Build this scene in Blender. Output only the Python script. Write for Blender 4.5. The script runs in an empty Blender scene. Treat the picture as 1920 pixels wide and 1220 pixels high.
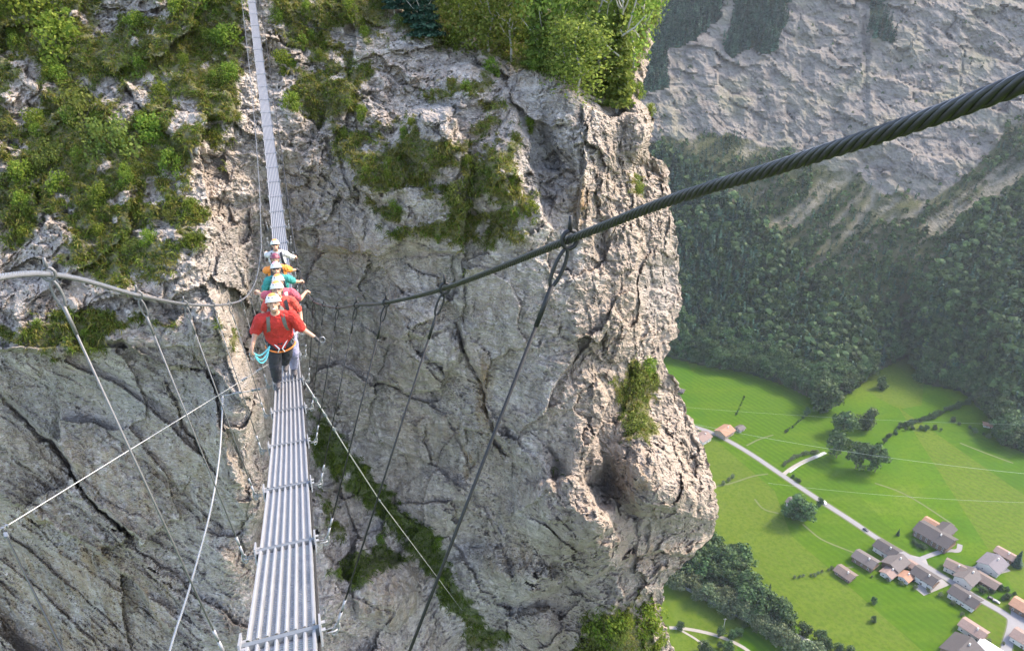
import bpy, math, random
import numpy as np
from mathutils import Vector, Matrix
# ------------------------------------------------------------------ camera, sky, sun, exposure
scene = bpy.context.scene
FPX, TH, IW, IH = 1300.0, math.radians(26.0), 1920.0, 1220.0      # focal length in photo pixels, downward pitch
cam_d = bpy.data.cameras.new('camera'); cam = bpy.data.objects.new('camera', cam_d)
scene.collection.objects.link(cam); scene.camera = cam
cam_d.sensor_fit = 'HORIZONTAL'; cam_d.sensor_width = 36.0; cam_d.lens = 36.0*FPX/IW
cam_d.clip_start = 0.05; cam_d.clip_end = 12000
cam.location = (0, 0, 0); cam.rotation_euler = (math.radians(90)-TH, 0, 0)
scene.render.resolution_x, scene.render.resolution_y = 1024, 650
SUN_AZ, SUN_EL = math.radians(68), math.radians(43)                 # azimuth to the right of straight ahead
SUN_DIR = Vector((math.sin(SUN_AZ)*math.cos(SUN_EL), math.cos(SUN_AZ)*math.cos(SUN_EL), math.sin(SUN_EL)))
world = bpy.data.worlds.new('World'); scene.world = world; world.use_nodes = True
nt = world.node_tree; nt.nodes.clear()
sky = nt.nodes.new('ShaderNodeTexSky'); sky.sky_type = 'NISHITA'; sky.sun_disc = False
sky.sun_elevation = SUN_EL; sky.sun_rotation = SUN_AZ; sky.altitude = 1300
sky.air_density = 0.8; sky.dust_density = 3.0; sky.ozone_density = 0.4
bgn = nt.nodes.new('ShaderNodeBackground'); bgn.inputs['Strength'].default_value = 0.15
won = nt.nodes.new('ShaderNodeOutputWorld')
nt.links.new(sky.outputs[0], bgn.inputs[0]); nt.links.new(bgn.outputs[0], won.inputs[0])
sd = bpy.data.lights.new('sun', 'SUN'); sd.energy = 1.2; sd.angle = math.radians(10); sd.color = (1.0, 0.95, 0.88)
sun = bpy.data.objects.new('sun', sd); scene.collection.objects.link(sun)
sun.rotation_euler = SUN_DIR.to_track_quat('Z', 'Y').to_euler()
vs = scene.view_settings; vs.view_transform = 'Standard'; vs.look = 'None'; vs.gamma = 1.0; vs.use_curve_mapping = False
vs.exposure = 2.72
vs.use_white_balance = True; vs.white_balance_temperature = 7400; vs.white_balance_tint = 14
scene.render.engine = 'CYCLES'
scene.cycles.volume_bounces = 0; scene.cycles.max_bounces = 4; scene.cycles.diffuse_bounces = 3; scene.cycles.glossy_bounces = 2; scene.cycles.transmission_bounces = 2; scene.cycles.transparent_max_bounces = 4

# ------------------------------------------------------------------ helpers
COL = scene.collection
CT, ST = math.cos(TH), math.sin(TH)
HAZE = 0.00004
H = 397.0                                                          # height of the bridge above the valley floor
def ray(px, py):
    u = (np.asarray(px, float)-IW/2)/FPX; v = (np.asarray(py, float)-IH/2)/FPX
    return np.stack([u, CT-v*ST, -ST-v*CT], -1)
def P(px, py, d):
    return ray(px, py)*np.asarray(d, float)[..., None]
def G(px, py, dz=0.0):                                             # photo pixel -> point on the valley floor
    r = ray(px, py); t = (-H+dz)/r[..., 2]
    return r*np.asarray(t)[..., None]
def proj(V):
    V = np.asarray(V, float); d = V[..., 1]*CT-V[..., 2]*ST
    return IW/2+FPX*V[..., 0]/d, IH/2-FPX*(V[..., 2]*CT+V[..., 1]*ST)/d, d

def mesh_np(name, V, F, mats=None, smooth=False, attrs=None, midx=None):
    V = np.asarray(V, np.float32); F = np.asarray(F, np.int32)
    me = bpy.data.meshes.new(name)
    me.vertices.add(len(V)); me.vertices.foreach_set('co', V.ravel())
    k = F.shape[1]
    me.loops.add(F.size); me.loops.foreach_set('vertex_index', F.ravel())
    me.polygons.add(len(F)); me.polygons.foreach_set('loop_start', np.arange(0, F.size, k, dtype=np.int32))
    if attrs:
        for an, av in attrs.items():
            av = np.asarray(av, np.float32)
            if av.ndim == 2:
                a = me.attributes.new(an, 'FLOAT_COLOR', 'POINT'); a.data.foreach_set('color', av.ravel())
            else:
                a = me.attributes.new(an, 'FLOAT', 'POINT'); a.data.foreach_set('value', av)
    for m in (mats if isinstance(mats, (list, tuple)) else [mats]):
        if m: me.materials.append(m)
    if midx is not None: me.polygons.foreach_set('material_index', np.asarray(midx, np.int32))
    me.polygons.foreach_set('use_smooth', np.full(len(F), smooth, dtype=bool))
    me.update(calc_edges=True)
    return me
def link(name, me, parent=None, label=None, cat=None, group=None, kind=None, loc=None):
    o = bpy.data.objects.new(name, me); COL.objects.link(o)
    if parent: o.parent = parent
    if loc is not None: o.location = loc
    if label: o['label'] = label
    if cat: o['category'] = cat
    if group: o['group'] = group
    if kind: o['kind'] = kind
    return o
def empty(name, loc, label, cat, group=None, rz=0.0):
    o = link(name, None, None, label, cat, group, None, loc); o.rotation_euler[2] = rz; o.empty_display_size = 0.2
    return o
def copy_tree(o, parent=None):
    c = o.copy(); COL.objects.link(c)
    if parent: c.parent = parent
    for ch in list(o.children): copy_tree(ch, c)
    return c

class MB:                                                          # collects boxes, tubes, ... into one mesh
    def __init__(s): s.v = []; s.f = []; s.m = []
    def add(s, v, f, mi=0):
        b = len(s.v); s.v += [tuple(x) for x in v]; s.f += [tuple(i+b for i in q) for q in f]; s.m += [mi]*len(f); return s
    def box(s, c, e, M=None, mi=0):                                # centre, full size, rotation 3x3
        vs_ = []
        for i in range(8):
            p = Vector(((i & 1)-.5, ((i >> 1) & 1)-.5, ((i >> 2) & 1)-.5)); p = Vector((p.x*e[0], p.y*e[1], p.z*e[2]))
            if M: p = M @ p
            vs_.append(p+Vector(c))
        return s.add(vs_, [(0, 2, 3, 1), (4, 5, 7, 6), (0, 1, 5, 4), (2, 6, 7, 3), (0, 4, 6, 2), (1, 3, 7, 5)], mi)
    def tube(s, pts, r, n=8, cap=True, mi=0, closed=False):
        pts = [Vector(p) for p in pts]; N = len(pts)
        rr = r if isinstance(r, (list, tuple)) else [r]*N
        vs_ = []; ref = None
        for i, p in enumerate(pts):
            if closed: t = pts[(i+1) % N]-pts[i-1]
            else: t = pts[min(i+1, N-1)]-pts[max(i-1, 0)]
            if t.length < 1e-9: t = Vector((0, 0, 1))
            t.normalize()
            if ref is None: ref = Vector((0, 0, 1)) if abs(t.z) < .9 else Vector((1, 0, 0))
            a = t.cross(ref); a.normalize(); b = a.cross(t); b.normalize(); ref = b
            for k in range(n):
                w = 2*math.pi*k/n; vs_.append(p+(a*math.cos(w)+b*math.sin(w))*rr[i])
        fs = []
        for i in range(N if closed else N-1):
            j = (i+1) % N
            for k in range(n):
                fs.append((i*n+k, i*n+(k+1) % n, j*n+(k+1) % n, j*n+k))
        if cap and not closed:
            fs.append(tuple(range(n-1, -1, -1))); fs.append(tuple((N-1)*n+k for k in range(n)))
        return s.add(vs_, fs, mi)
    def mesh(s, name, mats, smooth=False):
        me = bpy.data.meshes.new(name); me.from_pydata(s.v, [], s.f)
        for m in (mats if isinstance(mats, (list, tuple)) else [mats]): me.materials.append(m)
        if len(set(s.m)) > 1:
            for p, mi in zip(me.polygons, s.m): p.material_index = mi
        if smooth:
            for p in me.polygons: p.use_smooth = True
        me.update(); return me
    def build(s, name, mats, parent=None, smooth=False, **kw):
        return link(name, s.mesh(name, mats, smooth), parent, **kw)

# ------------------------------------------------------------------ numpy noise
def _h(ix, iy, iz, seed):
    h = (ix.astype(np.uint32)*np.uint32(374761393)) ^ (iy.astype(np.uint32)*np.uint32(668265263)) ^ (iz.astype(np.uint32)*np.uint32(2147483647+1274126177 & 0xffffffff)) ^ np.uint32(seed*2654435761 & 0xffffffff)
    h ^= h >> np.uint32(15); h *= np.uint32(2246822519); h ^= h >> np.uint32(13); h *= np.uint32(3266489917); h ^= h >> np.uint32(16)
    return h
def vnoise(Q, seed=0):                                             # value noise in -1..1
    I = np.floor(Q).astype(np.int64); Fr = Q-I; w = Fr*Fr*Fr*(Fr*(Fr*6-15)+10)
    out = 0
    for dx in (0, 1):
        for dy in (0, 1):
            for dz in (0, 1):
                hv = _h(I[:, 0]+dx, I[:, 1]+dy, I[:, 2]+dz, seed).astype(np.float64)/2147483648.0-1.0
                out = out+hv*(w[:, 0] if dx else 1-w[:, 0])*(w[:, 1] if dy else 1-w[:, 1])*(w[:, 2] if dz else 1-w[:, 2])
    return out
def fbm(Q, oct=4, seed=0, gain=.5, ridged=False):
    a = 1.0; s_ = 0; tot = 0
    for i in range(oct):
        n_ = vnoise(Q*(2.03**i)+i*17.3, seed+i)
        if ridged: n_ = 1-2*np.abs(n_)
        s_ = s_+a*n_; tot += a; a *= gain
    return s_/tot
def blocks(Q, seed=0, tilt=.8, tone=False):                                    # fractured rock: every voronoi cell is a tilted facet
    I = np.floor(Q).astype(np.int64); n = len(Q)
    b1 = np.full(n, 9.0); b2 = np.full(n, 9.0); off = np.zeros(n); tn = np.zeros(n)
    for dx in (-1, 0, 1):
        for dy in (-1, 0, 1):
            for dz in (-1, 0, 1):
                cx, cy, cz = I[:, 0]+dx, I[:, 1]+dy, I[:, 2]+dz
                h = _h(cx, cy, cz, seed)
                jx = (h & np.uint32(1023))/1023.0; jy = ((h >> np.uint32(10)) & np.uint32(1023))/1023.0; jz = ((h >> np.uint32(20)) & np.uint32(1023))/1023.0
                d0, d1, d2 = Q[:, 0]-cx-jx, Q[:, 1]-cy-jy, Q[:, 2]-cz-jz
                d = np.maximum(np.maximum(np.abs(d0), np.abs(d1)), np.abs(d2))+.22*(np.abs(d0)+np.abs(d1)+np.abs(d2))
                m = d < b1
                b2 = np.where(m, b1, np.minimum(b2, d))
                h2 = h*np.uint32(2654435761)
                g0 = (h2 >> np.uint32(24)).astype(float)/127.5-1; g1 = ((h2 >> np.uint32(16)) & np.uint32(255)).astype(float)/127.5-1
                g2 = ((h2 >> np.uint32(8)) & np.uint32(255)).astype(float)/127.5-1
                off = np.where(m, g0*.5+tilt*(g1*d0+g2*d2), off); 
                if tone: tn = np.where(m, g1, tn)
                b1 = np.where(m, d, b1)
    return (off, b2-b1, tn) if tone else (off, b2-b1)
def sstep(a, b, x):
    t = np.clip((x-a)/(b-a), 0, 1); return t*t*(3-2*t)
def in_poly(px, py, poly):
    r = np.zeros(np.shape(px), bool); n = len(poly)
    for i in range(n):
        x1, y1 = poly[i]; x2, y2 = poly[(i+1) % n]
        if y1 == y2: continue
        c = ((y1 > py) != (y2 > py)) & (px < (x2-x1)*(py-y1)/(y2-y1)+x1); r ^= c
    return r
def poly_dist(px, py, pl):                                         # distance and signed side to a polyline
    bd = np.full(np.shape(px), 1e9); sg = np.zeros(np.shape(px)); tt = np.zeros(np.shape(px)); L = 0
    for (x1, y1), (x2, y2) in zip(pl[:-1], pl[1:]):
        dx, dy = x2-x1, y2-y1; l2 = dx*dx+dy*dy
        t = np.clip(((px-x1)*dx+(py-y1)*dy)/l2, 0, 1)
        d = np.hypot(px-x1-t*dx, py-y1-t*dy); m = d < bd
        cr = dx*(py-y1)-dy*(px-x1)
        bd = np.where(m, d, bd); sg = np.where(m, np.sign(cr), sg); tt = np.where(m, L+t*math.sqrt(l2), tt); L += math.sqrt(l2)
    return bd, sg, tt/L

# ------------------------------------------------------------------ materials
def new_mat(name):
    m = bpy.data.materials.new(name); m.use_nodes = True; n = m.node_tree.nodes; n.clear()
    o = n.new('ShaderNodeOutputMaterial'); b = n.new('ShaderNodeBsdfPrincipled'); m.node_tree.links.new(b.outputs[0], o.inputs[0])
    return m, m.node_tree, b, o
def N(t, kind, ins=None, **props):
    n = t.nodes.new(kind)
    for k, v in props.items(): setattr(n, k, v)
    for k, v in (ins or {}).items():
        s_ = n.inputs[k]
        if hasattr(v, 'is_linked') or isinstance(v, bpy.types.NodeSocket): t.links.new(v, s_)
        else: s_.default_value = v
    return n
def mixc(t, fac, a, b, mode='MIX'):
    n = t.nodes.new('ShaderNodeMix'); n.data_type = 'RGBA'; n.blend_type = mode
    for i, v in ((0, fac), (6, a), (7, b)):
        if isinstance(v, bpy.types.NodeSocket): t.links.new(v, n.inputs[i])
        else: n.inputs[i].default_value = v if not isinstance(v, tuple) or len(v) == 4 else (*v, 1)
    return n.outputs[2]
def ramp(t, fac, stops):
    n = t.nodes.new('ShaderNodeValToRGB'); t.links.new(fac, n.inputs[0]); e = n.color_ramp.elements
    while len(e) < len(stops): e.new(0.5)
    for el, (p, c) in zip(e, stops):
        el.position = p; el.color = (c, c, c, 1) if not isinstance(c, tuple) else (*c, 1)
    return n.outputs[0]
def noise(t, vec, scale, detail=4, rough=.55, dist=0.0):
    n = N(t, 'ShaderNodeTexNoise', {'Scale': scale, 'Detail': detail, 'Roughness': rough, 'Distortion': dist})
    if vec is not None: t.links.new(vec, n.inputs['Vector'])
    return n.outputs['Fac']
def coords(t, scale=(1, 1, 1), rot=(0, 0, 0), kind='Object'):
    c = t.nodes.new('ShaderNodeTexCoord'); m = N(t, 'ShaderNodeMapping', {'Scale': scale, 'Rotation': rot})
    t.links.new(c.outputs[kind], m.inputs[0]); return m.outputs[0]
def bump(t, b, h, strength=.5, dist=.05):
    n = N(t, 'ShaderNodeBump', {'Strength': strength, 'Distance': dist, 'Height': h}); t.links.new(n.outputs[0], b.inputs['Normal'])
def flat(name, col, rough=.6, metal=0.0, var=.15, scale=6.0):       # simple surface with slight mottling
    m, t, b, o = new_mat(name)
    f = noise(t, coords(t), scale, 4)
    lo = tuple(c*(1-var) for c in col); hi = tuple(min(1, c*(1+var)) for c in col)
    t.links.new(mixc(t, f, lo, hi), b.inputs['Base Color'])
    b.inputs['Roughness'].default_value = rough; b.inputs['Metallic'].default_value = metal
    return m
def leaf_mat(name, dark, mid, light, trans=.3):
    m, t, b, o = new_mat(name)
    g = t.nodes.new('ShaderNodeNewGeometry'); oi = t.nodes.new('ShaderNodeObjectInfo')
    r = ramp(t, g.outputs['Random Per Island'], [(0, dark), (.55, mid), (1, light)])
    hs = N(t, 'ShaderNodeHueSaturation', {'Color': r, 'Hue': N(t, 'ShaderNodeMapRange', {'Value': oi.outputs['Random'], 'To Min': .48, 'To Max': .52}).outputs[0],
           'Value': N(t, 'ShaderNodeMapRange', {'Value': oi.outputs['Random'], 'To Min': .8, 'To Max': 1.2}).outputs[0]})
    tv = N(t, 'ShaderNodeMath', {0: N(t, 'ShaderNodeAttribute', attribute_name='treetone').outputs['Fac'], 1: 1.0}, operation='ADD')
    hs = N(t, 'ShaderNodeHueSaturation', {'Color': hs.outputs[0], 'Value': tv.outputs[0]})
    t.links.new(hs.outputs[0], b.inputs['Base Color']); b.inputs['Roughness'].default_value = .6; b.inputs['Specular IOR Level'].default_value = .12
    tr = t.nodes.new('ShaderNodeBsdfTranslucent'); t.links.new(hs.outputs[0], tr.inputs[0])
    mx = N(t, 'ShaderNodeMixShader', {0: trans}); t.links.new(b.outputs[0], mx.inputs[1]); t.links.new(tr.outputs[0], mx.inputs[2])
    t.links.new(mx.outputs[0], o.inputs[0])
    return m
# ------------------------------------------------------------------ the near cliff (terrain)
SIL = [(-400, 1250), (-100, 1247), (0, 1240), (40, 1232), (90, 1220), (150, 1206), (185, 1200), (205, 1222), (240, 1228), (262, 1214), (290, 1222), (312, 1250), (380, 1258),
       (440, 1266), (500, 1272), (560, 1276), (620, 1270), (655, 1252), (680, 1246), (720, 1272), (760, 1285), (800, 1305), (850, 1325),
       (900, 1337), (950, 1350), (980, 1348), (1010, 1335), (1040, 1300), (1070, 1265), (1100, 1245), (1150, 1240), (1200, 1258), (1260, 1280), (1800, 1300)]
CTRL = """-150: -250,46 0,46.5 240,47 480,46.5 620,47 760,51 950,54 1100,54 1240,55
0: -250,44 0,44 240,45.5 480,44.6 620,45 760,48 950,50.5 1100,50.5 1240,51
150: -250,42 0,42.5 250,43.5 500,43.6 700,43.5 850,42.6 950,44 1060,44 1130,45 1215,47.5
300: -250,40 0,40.5 250,40.5 460,41.6 560,43.5 700,42.8 850,41.6 980,41.6 1030,43.2 1080,42 1160,44.4 1250,49
450: -250,38.5 0,39 200,38.8 400,39.2 480,43.5 600,45 750,43.5 900,42.3 1050,41.6 1150,44.8 1268,50
600: -250,37.5 0,37.4 200,36.8 370,37.4 405,37.6 450,40.5 500,46 620,48 760,46 900,44 1060,42.8 1130,45 1270,50.5
750: -250,40.5 0,40.5 200,40.6 380,39.2 425,38.6 470,40.2 500,43 530,47 600,50.5 740,49.5 900,47 1110,44.2 1180,46.8 1290,51
900: -250,43.5 0,43.5 200,42.6 390,41.8 435,41.4 490,44 540,47.5 620,50.5 720,53 800,52 950,49 1080,46 1130,48.4 1200,46 1335,51
1050: -250,47.5 0,47.5 200,45.5 390,44.4 430,44 485,46.4 600,48 700,51 800,54 900,53 1000,50 1150,48 1230,50 1320,54
1220: -250,51 0,51 200,49 480,46.5 650,47.5 800,52 880,56 950,56 1080,53 1180,51 1250,56
1450: -250,54 200,52 480,50 700,51 900,58 1100,57 1280,60"""
cp = np.array([[float(a.split(',')[0]), float(r.split(':')[0]), float(a.split(',')[1])] for r in CTRL.split('\n') for a in r.split(':')[1].split()])
def rbf_fit(cp, sc=300.0, reg=1e-3):
    X = cp[:, :2]/sc; d2 = ((X[:, None]-X[None])**2).sum(-1)
    K = np.sqrt(d2+.02); n = len(cp)
    A = np.zeros((n+3, n+3)); A[:n, :n] = K+np.eye(n)*reg; A[:n, n] = 1; A[:n, n+1:] = X; A[n, :n] = 1; A[n+1:, :n] = X.T
    w = np.linalg.solve(A, np.r_[cp[:, 2], 0, 0, 0]); return X, w, sc
def rbf_eval(fit, px, py):
    X, w, sc = fit; out = w[len(X)]+w[len(X)+1]*px/sc+w[len(X)+2]*py/sc
    for i in range(len(X)): out = out+w[i]*np.sqrt((px/sc-X[i, 0])**2+(py/sc-X[i, 1])**2+.02)
    return out
_fit = rbf_fit(cp)
# edges of buttresses, overhangs and recesses: polyline, side that stands proud (+1 = right of travel direction seen in the photo's y-down frame), amount m, fade px
STEPS = [([(395, 500), (432, 600), (492, 740), (506, 820), (503, 900), (490, 1000), (480, 1130), (486, 1260)], 1, 1.0, 200),
         ([(-200, 640), (20, 655), (120, 672), (220, 645), (330, 690), (420, 700)], -1, 1.5, 120),
         ([(-150, 880), (0, 935), (90, 985), (150, 1012), (260, 1100), (330, 1200), (360, 1300)], -1, 2.6, 200),
         ([(-60, 690), (0, 735), (60, 800), (130, 870), (165, 930), (260, 1030), (300, 1050)], -1, .55, 120),
         ([(410, 770), (440, 860), (480, 950)], 1, .5, 60),
         ([(300, 700), (350, 800), (420, 905), (470, 1000)], -1, .5, 90),
         ([(940, 140), (990, 260), (1010, 380), (1045, 440)], 1, 1.3, 160),
         ([(1085, 190), (1092, 300), (1078, 400), (1095, 470)], -1, 1.3, 60),
         ([(845, 590), (890, 700), (925, 800), (960, 870), (1010, 890)], -1, .6, 160),
         ([(700, 715), (760, 738), (830, 735), (852, 690)], -1, 1.3, 90),
         ([(700, 620), (740, 632), (800, 640), (850, 610)], -1, .9, 60),
         ([(540, 452), (600, 470), (690, 476), (720, 500)], -1, .9, 90),
         ([(1100, 690), (1148, 752), (1120, 810), (1095, 880), (1130, 960), (1185, 1040)], 1, 1.2, 140),
         ([(880, 1010), (980, 960), (1060, 900)], -1, .5, 100),
         ([(1140, 940), (1220, 950), (1340, 985)], -1, .4, 50),
         ([(1180, 1040), (1260, 1040), (1330, 1030)], -1, 1.4, 90),
         ([(950, 1140), (1010, 1110), (1100, 1090), (1180, 1060)], -1, 1.0, 120),
         ([(620, 250), (640, 400), (700, 520)], -1, .6, 120),
         ([(760, 330), (830, 330), (900, 400), (1000, 470)], -1, .5, 60),
         ([(180, 100), (250, 180), (330, 260), (380, 320)], -1, .7, 90),
         ([(20, 480), (100, 410), (180, 470)], 1, .5, 60)]
CRACKS = [([(0, 735), (60, 800), (130, 870), (165, 930), (260, 1030)], 5, .9), ([(845, 590), (890, 700), (925, 800), (960, 870)], 4, .8),
          ([(835, 780), (870, 840), (890, 880)], 4, .6), ([(1030, 830), (1050, 870), (1040, 910)], 7, .8), ([(745, 480), (850, 480), (855, 560)], 4, .4),
          ([(640, 280), (668, 390)], 4, .6), ([(940, 760), (970, 900)], 3, .4), ([(300, 700), (350, 800), (420, 905)], 4, .6), ([(430, 800), (478, 930), (440, 1060)], 5, .6)]
# ground cover on the cliff: polygon, cover, moss-green (1) or dry olive grass (0)
VEG = [([(-300, -250), (460, -250), (468, 230), (430, 330), (380, 450), (300, 540), (180, 545), (90, 470), (0, 480), (-300, 480)],   .72, .25),
       ([(500, -250), (740, -250), (740, 80), (650, 250), (560, 240), (520, 120)], .62, .2),
       ([(740, 70), (820, 95), (930, 110), (960, 150), (1050, 150), (1110, 190), (1160, 200), (1208, 150), (1236, 60), (1246, -250), (740, -250)], .95, .35),
       ([(600, 230), (690, 190), (830, 120), (930, 130), (975, 240), (985, 330), (1030, 400), (1020, 445), (880, 480), (720, 440), (640, 330)], .55, .15),
       ([(575, 740), (612, 765), (665, 830), (730, 905), (800, 985), (860, 1070), (900, 1130), (955, 1190), (960, 1240), (890, 1200), (800, 1090), (700, 985), (640, 905), (590, 880), (575, 830)], 1.0, 1.0),
       ([(590, 1070), (640, 1035), (720, 1010), (790, 1030), (770, 1065), (700, 1085), (690, 1135), (655, 1100)], .95, .8),
       ([(600, 905), (640, 930), (660, 1000), (640, 1050), (600, 1000)], .7, .6),
       ([(-100, 600), (60, 610), (130, 560), (350, 592), (345, 625), (230, 625), (190, 665), (110, 680), (0, 660), (-100, 660)], .75, .25),
       ([(1150, 700), (1195, 640), (1238, 700), (1238, 820), (1205, 850), (1170, 830), (1142, 760)], .97, .3),
       ([(1085, 1160), (1140, 1130), (1180, 1105), (1235, 1160), (1262, 1260), (1262, 1400), (1070, 1400)], .95, .45),
       ([(1168, 325), (1205, 308), (1216, 370), (1172, 378)], .97, .1), ([(820, 350), (890, 340), (900, 390), (830, 395)], .9, .4),
       ([(840, 1110), (900, 1140), (960, 1230), (860, 1230)], .8, .5), ([(395, 560), (440, 560), (450, 660), (410, 680)], .75, .3),
       ([(260, 460), (350, 470), (350, 530), (270, 530)], .7, .1), ([(880, 480), (1010, 455), (980, 490), (850, 510)], .6, .3),
       ([(685, 805), (715, 805), (712, 830), (688, 828)], .9, .7), ([(1035, 850), (1055, 855), (1050, 905), (1030, 900)], .6, .8)]
ROCKS_IN_VEG = [(245, 15, 80, 25), (45, 190, 30, 60), (195, 165, 22, 28), (250, 180, 22, 28), (345, 215, 28, 30), (285, 365, 22, 25), (95, 440, 40, 35), (410, 350, 60, 40), (300, 440, 50, 25), (860, 220, 60, 40)]

gx = np.r_[np.linspace(-300, 0, 40, endpoint=False), np.arange(0, 1270, 2.5), ]
cN = len(gx); gs = (gx+300)/(gx[-1]+300)
gy = np.r_[np.linspace(-260, -6, 36), np.arange(-3.5, 1224, 2.5), np.linspace(1228, 1440, 28)]
silx = np.interp(gy, [a for a, b in SIL], [b for a, b in SIL])
silx = silx+4*vnoise(np.stack([gy*.05, gy*0, gy*0], -1), 5)+3*vnoise(np.stack([gy*.16, gy*0, gy*0], -1), 6)
PX = -300+gs[None, :]*(silx[:, None]+300); PY = np.repeat(gy[:, None], cN, 1)
NW = 26                                                            # columns that wrap round behind the right-hand edge
wb = np.linspace(0, 1, NW+1)[1:]
PXw = silx[:, None]-2-26*wb[None, :]**1.5; PYw = np.repeat(gy[:, None], NW, 1)
px = np.c_[PX, PXw].ravel(); py = np.c_[PY, PYw].ravel()
back = np.c_[np.zeros_like(PX), np.repeat((1.0+22*wb**1.3)[None], len(gy), 0)].ravel()
pxe = np.minimum(px, np.repeat(silx[:, None], cN+NW, 1).ravel())
wx = px+6*vnoise(np.stack([px*.03, py*.03, px*0], -1), 11)+3*vnoise(np.stack([px*.1, py*.1, px*0], -1), 12)
wy = py+6*vnoise(np.stack([px*.03, py*.03, px*0+7], -1), 13)+3*vnoise(np.stack([px*.1, py*.1, px*0+7], -1), 14)
D = rbf_eval(_fit, pxe, py)
for pl, side, amt, fade in STEPS:
    d, s_, tt = poly_dist(wx, wy, pl)
    endf = sstep(0, .12, tt)*sstep(0, .12, 1-tt)
    D = D-amt*endf*np.where(s_ == side, np.exp(-d/fade)*sstep(0, 5, d), 0)+amt*.25*endf*np.where(s_ != side, np.exp(-d/(fade*.35)), 0)
for pl, w, dep in CRACKS:
    d, s_, tt = poly_dist(wx, wy, pl); D = D+dep*np.exp(-(d/w)**2)*sstep(0, .1, tt)*sstep(0, .1, 1-tt)
for ex, ey, ea, eb, am in [(1050, 965, 110, 70, 2.8), (1000, 1185, 60, 50, 2.2), (725, 1115, 60, 70, 2.0), (592, 975, 26, 60, 1.6), (1205, 890, 90, 80, 1.8), (1290, 945, 70, 60, 1.6), (790, 665, 75, 60, 1.5), (762, 590, 60, 40, 1.0),
        (440, 770, 45, 140, 1.2), (455, 930, 40, 90, .9), (1165, 540, 45, 150, 1.4), (1100, 560, 40, 120, 1.0), (1195, 250, 30, 60, 1.4), (1230, 420, 40, 90, 1.0), (1130, 1010, 60, 70, 2.0), (1095, 860, 40, 60, 1.3), (985, 1090, 60, 40, 1.3), (640, 880, 50, 60, 1.0), (930, 330, 50, 80, 1.0), (800, 250, 60, 60, 1.0), (700, 330, 60, 50, .9), (870, 160, 70, 40, 1.0), (1060, 230, 40, 70, 1.0), (400, 620, 50, 60, 1.0), (900, 1080, 60, 60, 1.2), (820, 940, 80, 60, .8)]:
    rr_ = np.hypot((wx-ex)/ea, (wy-ey)/eb); D = D-am*(.45*sstep(1.3, .35, rr_)+.75*np.sqrt(np.clip(1-rr_**2, 0, 1)))*(1+.4*np.clip((wx-ex)/ea, -1, 1))
Q = P(px, py, D)
veg = np.zeros(len(px)); moss = np.zeros(len(px))
vn = fbm(np.c_[Q[:, 0]*.5, Q[:, 1]*.25, Q[:, 2]*.8], 5, 31, .62)*1.7
vx = px+16*vnoise(np.c_[px*.035, py*.035, px*0], 33)+9*vnoise(np.c_[px*.12, py*.12, px*0], 36); vy = py+16*vnoise(np.c_[px*.035, py*.035, px*0+3], 34)+9*vnoise(np.c_[px*.12, py*.12, px*0+3], 37)
for pl, cover, mo in VEG:
    ins = in_poly(vx, vy, pl); d = poly_dist(vx, vy, pl+[pl[0]])[0]
    m = np.where(ins, sstep(-4, 26, d), 0)
    vv = m*sstep(-.22, .16, vn+.35*fbm(Q*2.1, 3, 35)-(1-2*cover)*.75+ (0.6 if cover > .9 else 0))
    moss = np.where(vv > veg, mo, moss); veg = np.maximum(veg, vv)
for ex, ey, ea, eb in ROCKS_IN_VEG:
    veg = veg*sstep(.6, 1.15, np.hypot((vx-ex)/ea, (vy-ey)/eb))
# rock relief: smooth face in the middle, broken ledges above
lowleft0 = sstep(560, 470, px)*sstep(600, 700, py)
rough_m = .55+.45*sstep(520, 330, py)+.05*sstep(1040, 1120, px)+.3*sstep(470, 380, px)*sstep(560, 660, py)*0
patchy = sstep(-.22, .3, fbm(Q*np.array([.13, .13, .17]), 4, 85, .6))
smoothwall = np.maximum(sstep(1.4, .6, np.hypot((px-230)/300, (py-780)/120)), sstep(1.3, .6, np.hypot((px-640)/110, (py-560)/110)))
rough_m = rough_m*(.45+.75*patchy)*(1-.5*smoothwall)*(1-.1*lowleft0)
dip = math.radians(22)
B = np.c_[Q[:, 0]*math.cos(dip)-Q[:, 2]*math.sin(dip), Q[:, 1], Q[:, 0]*math.sin(dip)+Q[:, 2]*math.cos(dip)]
dl = math.radians(-38)                                             # slabs of the lower left buttress run down to the right
Bl = np.c_[Q[:, 0]*math.cos(dl)+Q[:, 2]*math.sin(dl)*-1, Q[:, 1], Q[:, 0]*-math.sin(dl)+Q[:, 2]*math.cos(dl)]
lowleft = sstep(560, 470, px)*sstep(600, 700, py)
Bm = B*(1-lowleft[:, None])+np.c_[Bl[:, 0], Bl[:, 1], Bl[:, 2]]*lowleft[:, None]
warp = np.stack([fbm(Q*.5, 3, 41), fbm(Q*.5+9, 3, 42), fbm(Q*.5+21, 3, 43)], -1)
Bq = np.where(lowleft[:, None] > .5, Bl, B)+warp*.22
Uq = Q+warp*.25
o0, e0 = blocks(Uq*np.array([.10, .10, .055])+4.3, 50, .9)                 # pillars
o1, e1, n1_ = blocks(Bq*np.array([.24, .24, .26]), 51, .9, True)
o2, e2, n2_ = blocks(Bq*np.array([.62, .55, .9]), 52, 1.0, True)
o3, e3, n3_ = blocks(Bq*np.array([1.55, 1.4, 2.4])+warp*.3, 53, 1.1, True)
o4, e4 = blocks(Q*np.array([3.4, 3.0, 4.6]), 54, 1.1)
bed = (Bq[:, 2]+.35*fbm(Q*.8, 3, 61))/.85; bf = bed-np.floor(bed)
terr = (bf-.5)*sstep(1.0, .86, bf)
soft = 1-.75*veg
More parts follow.
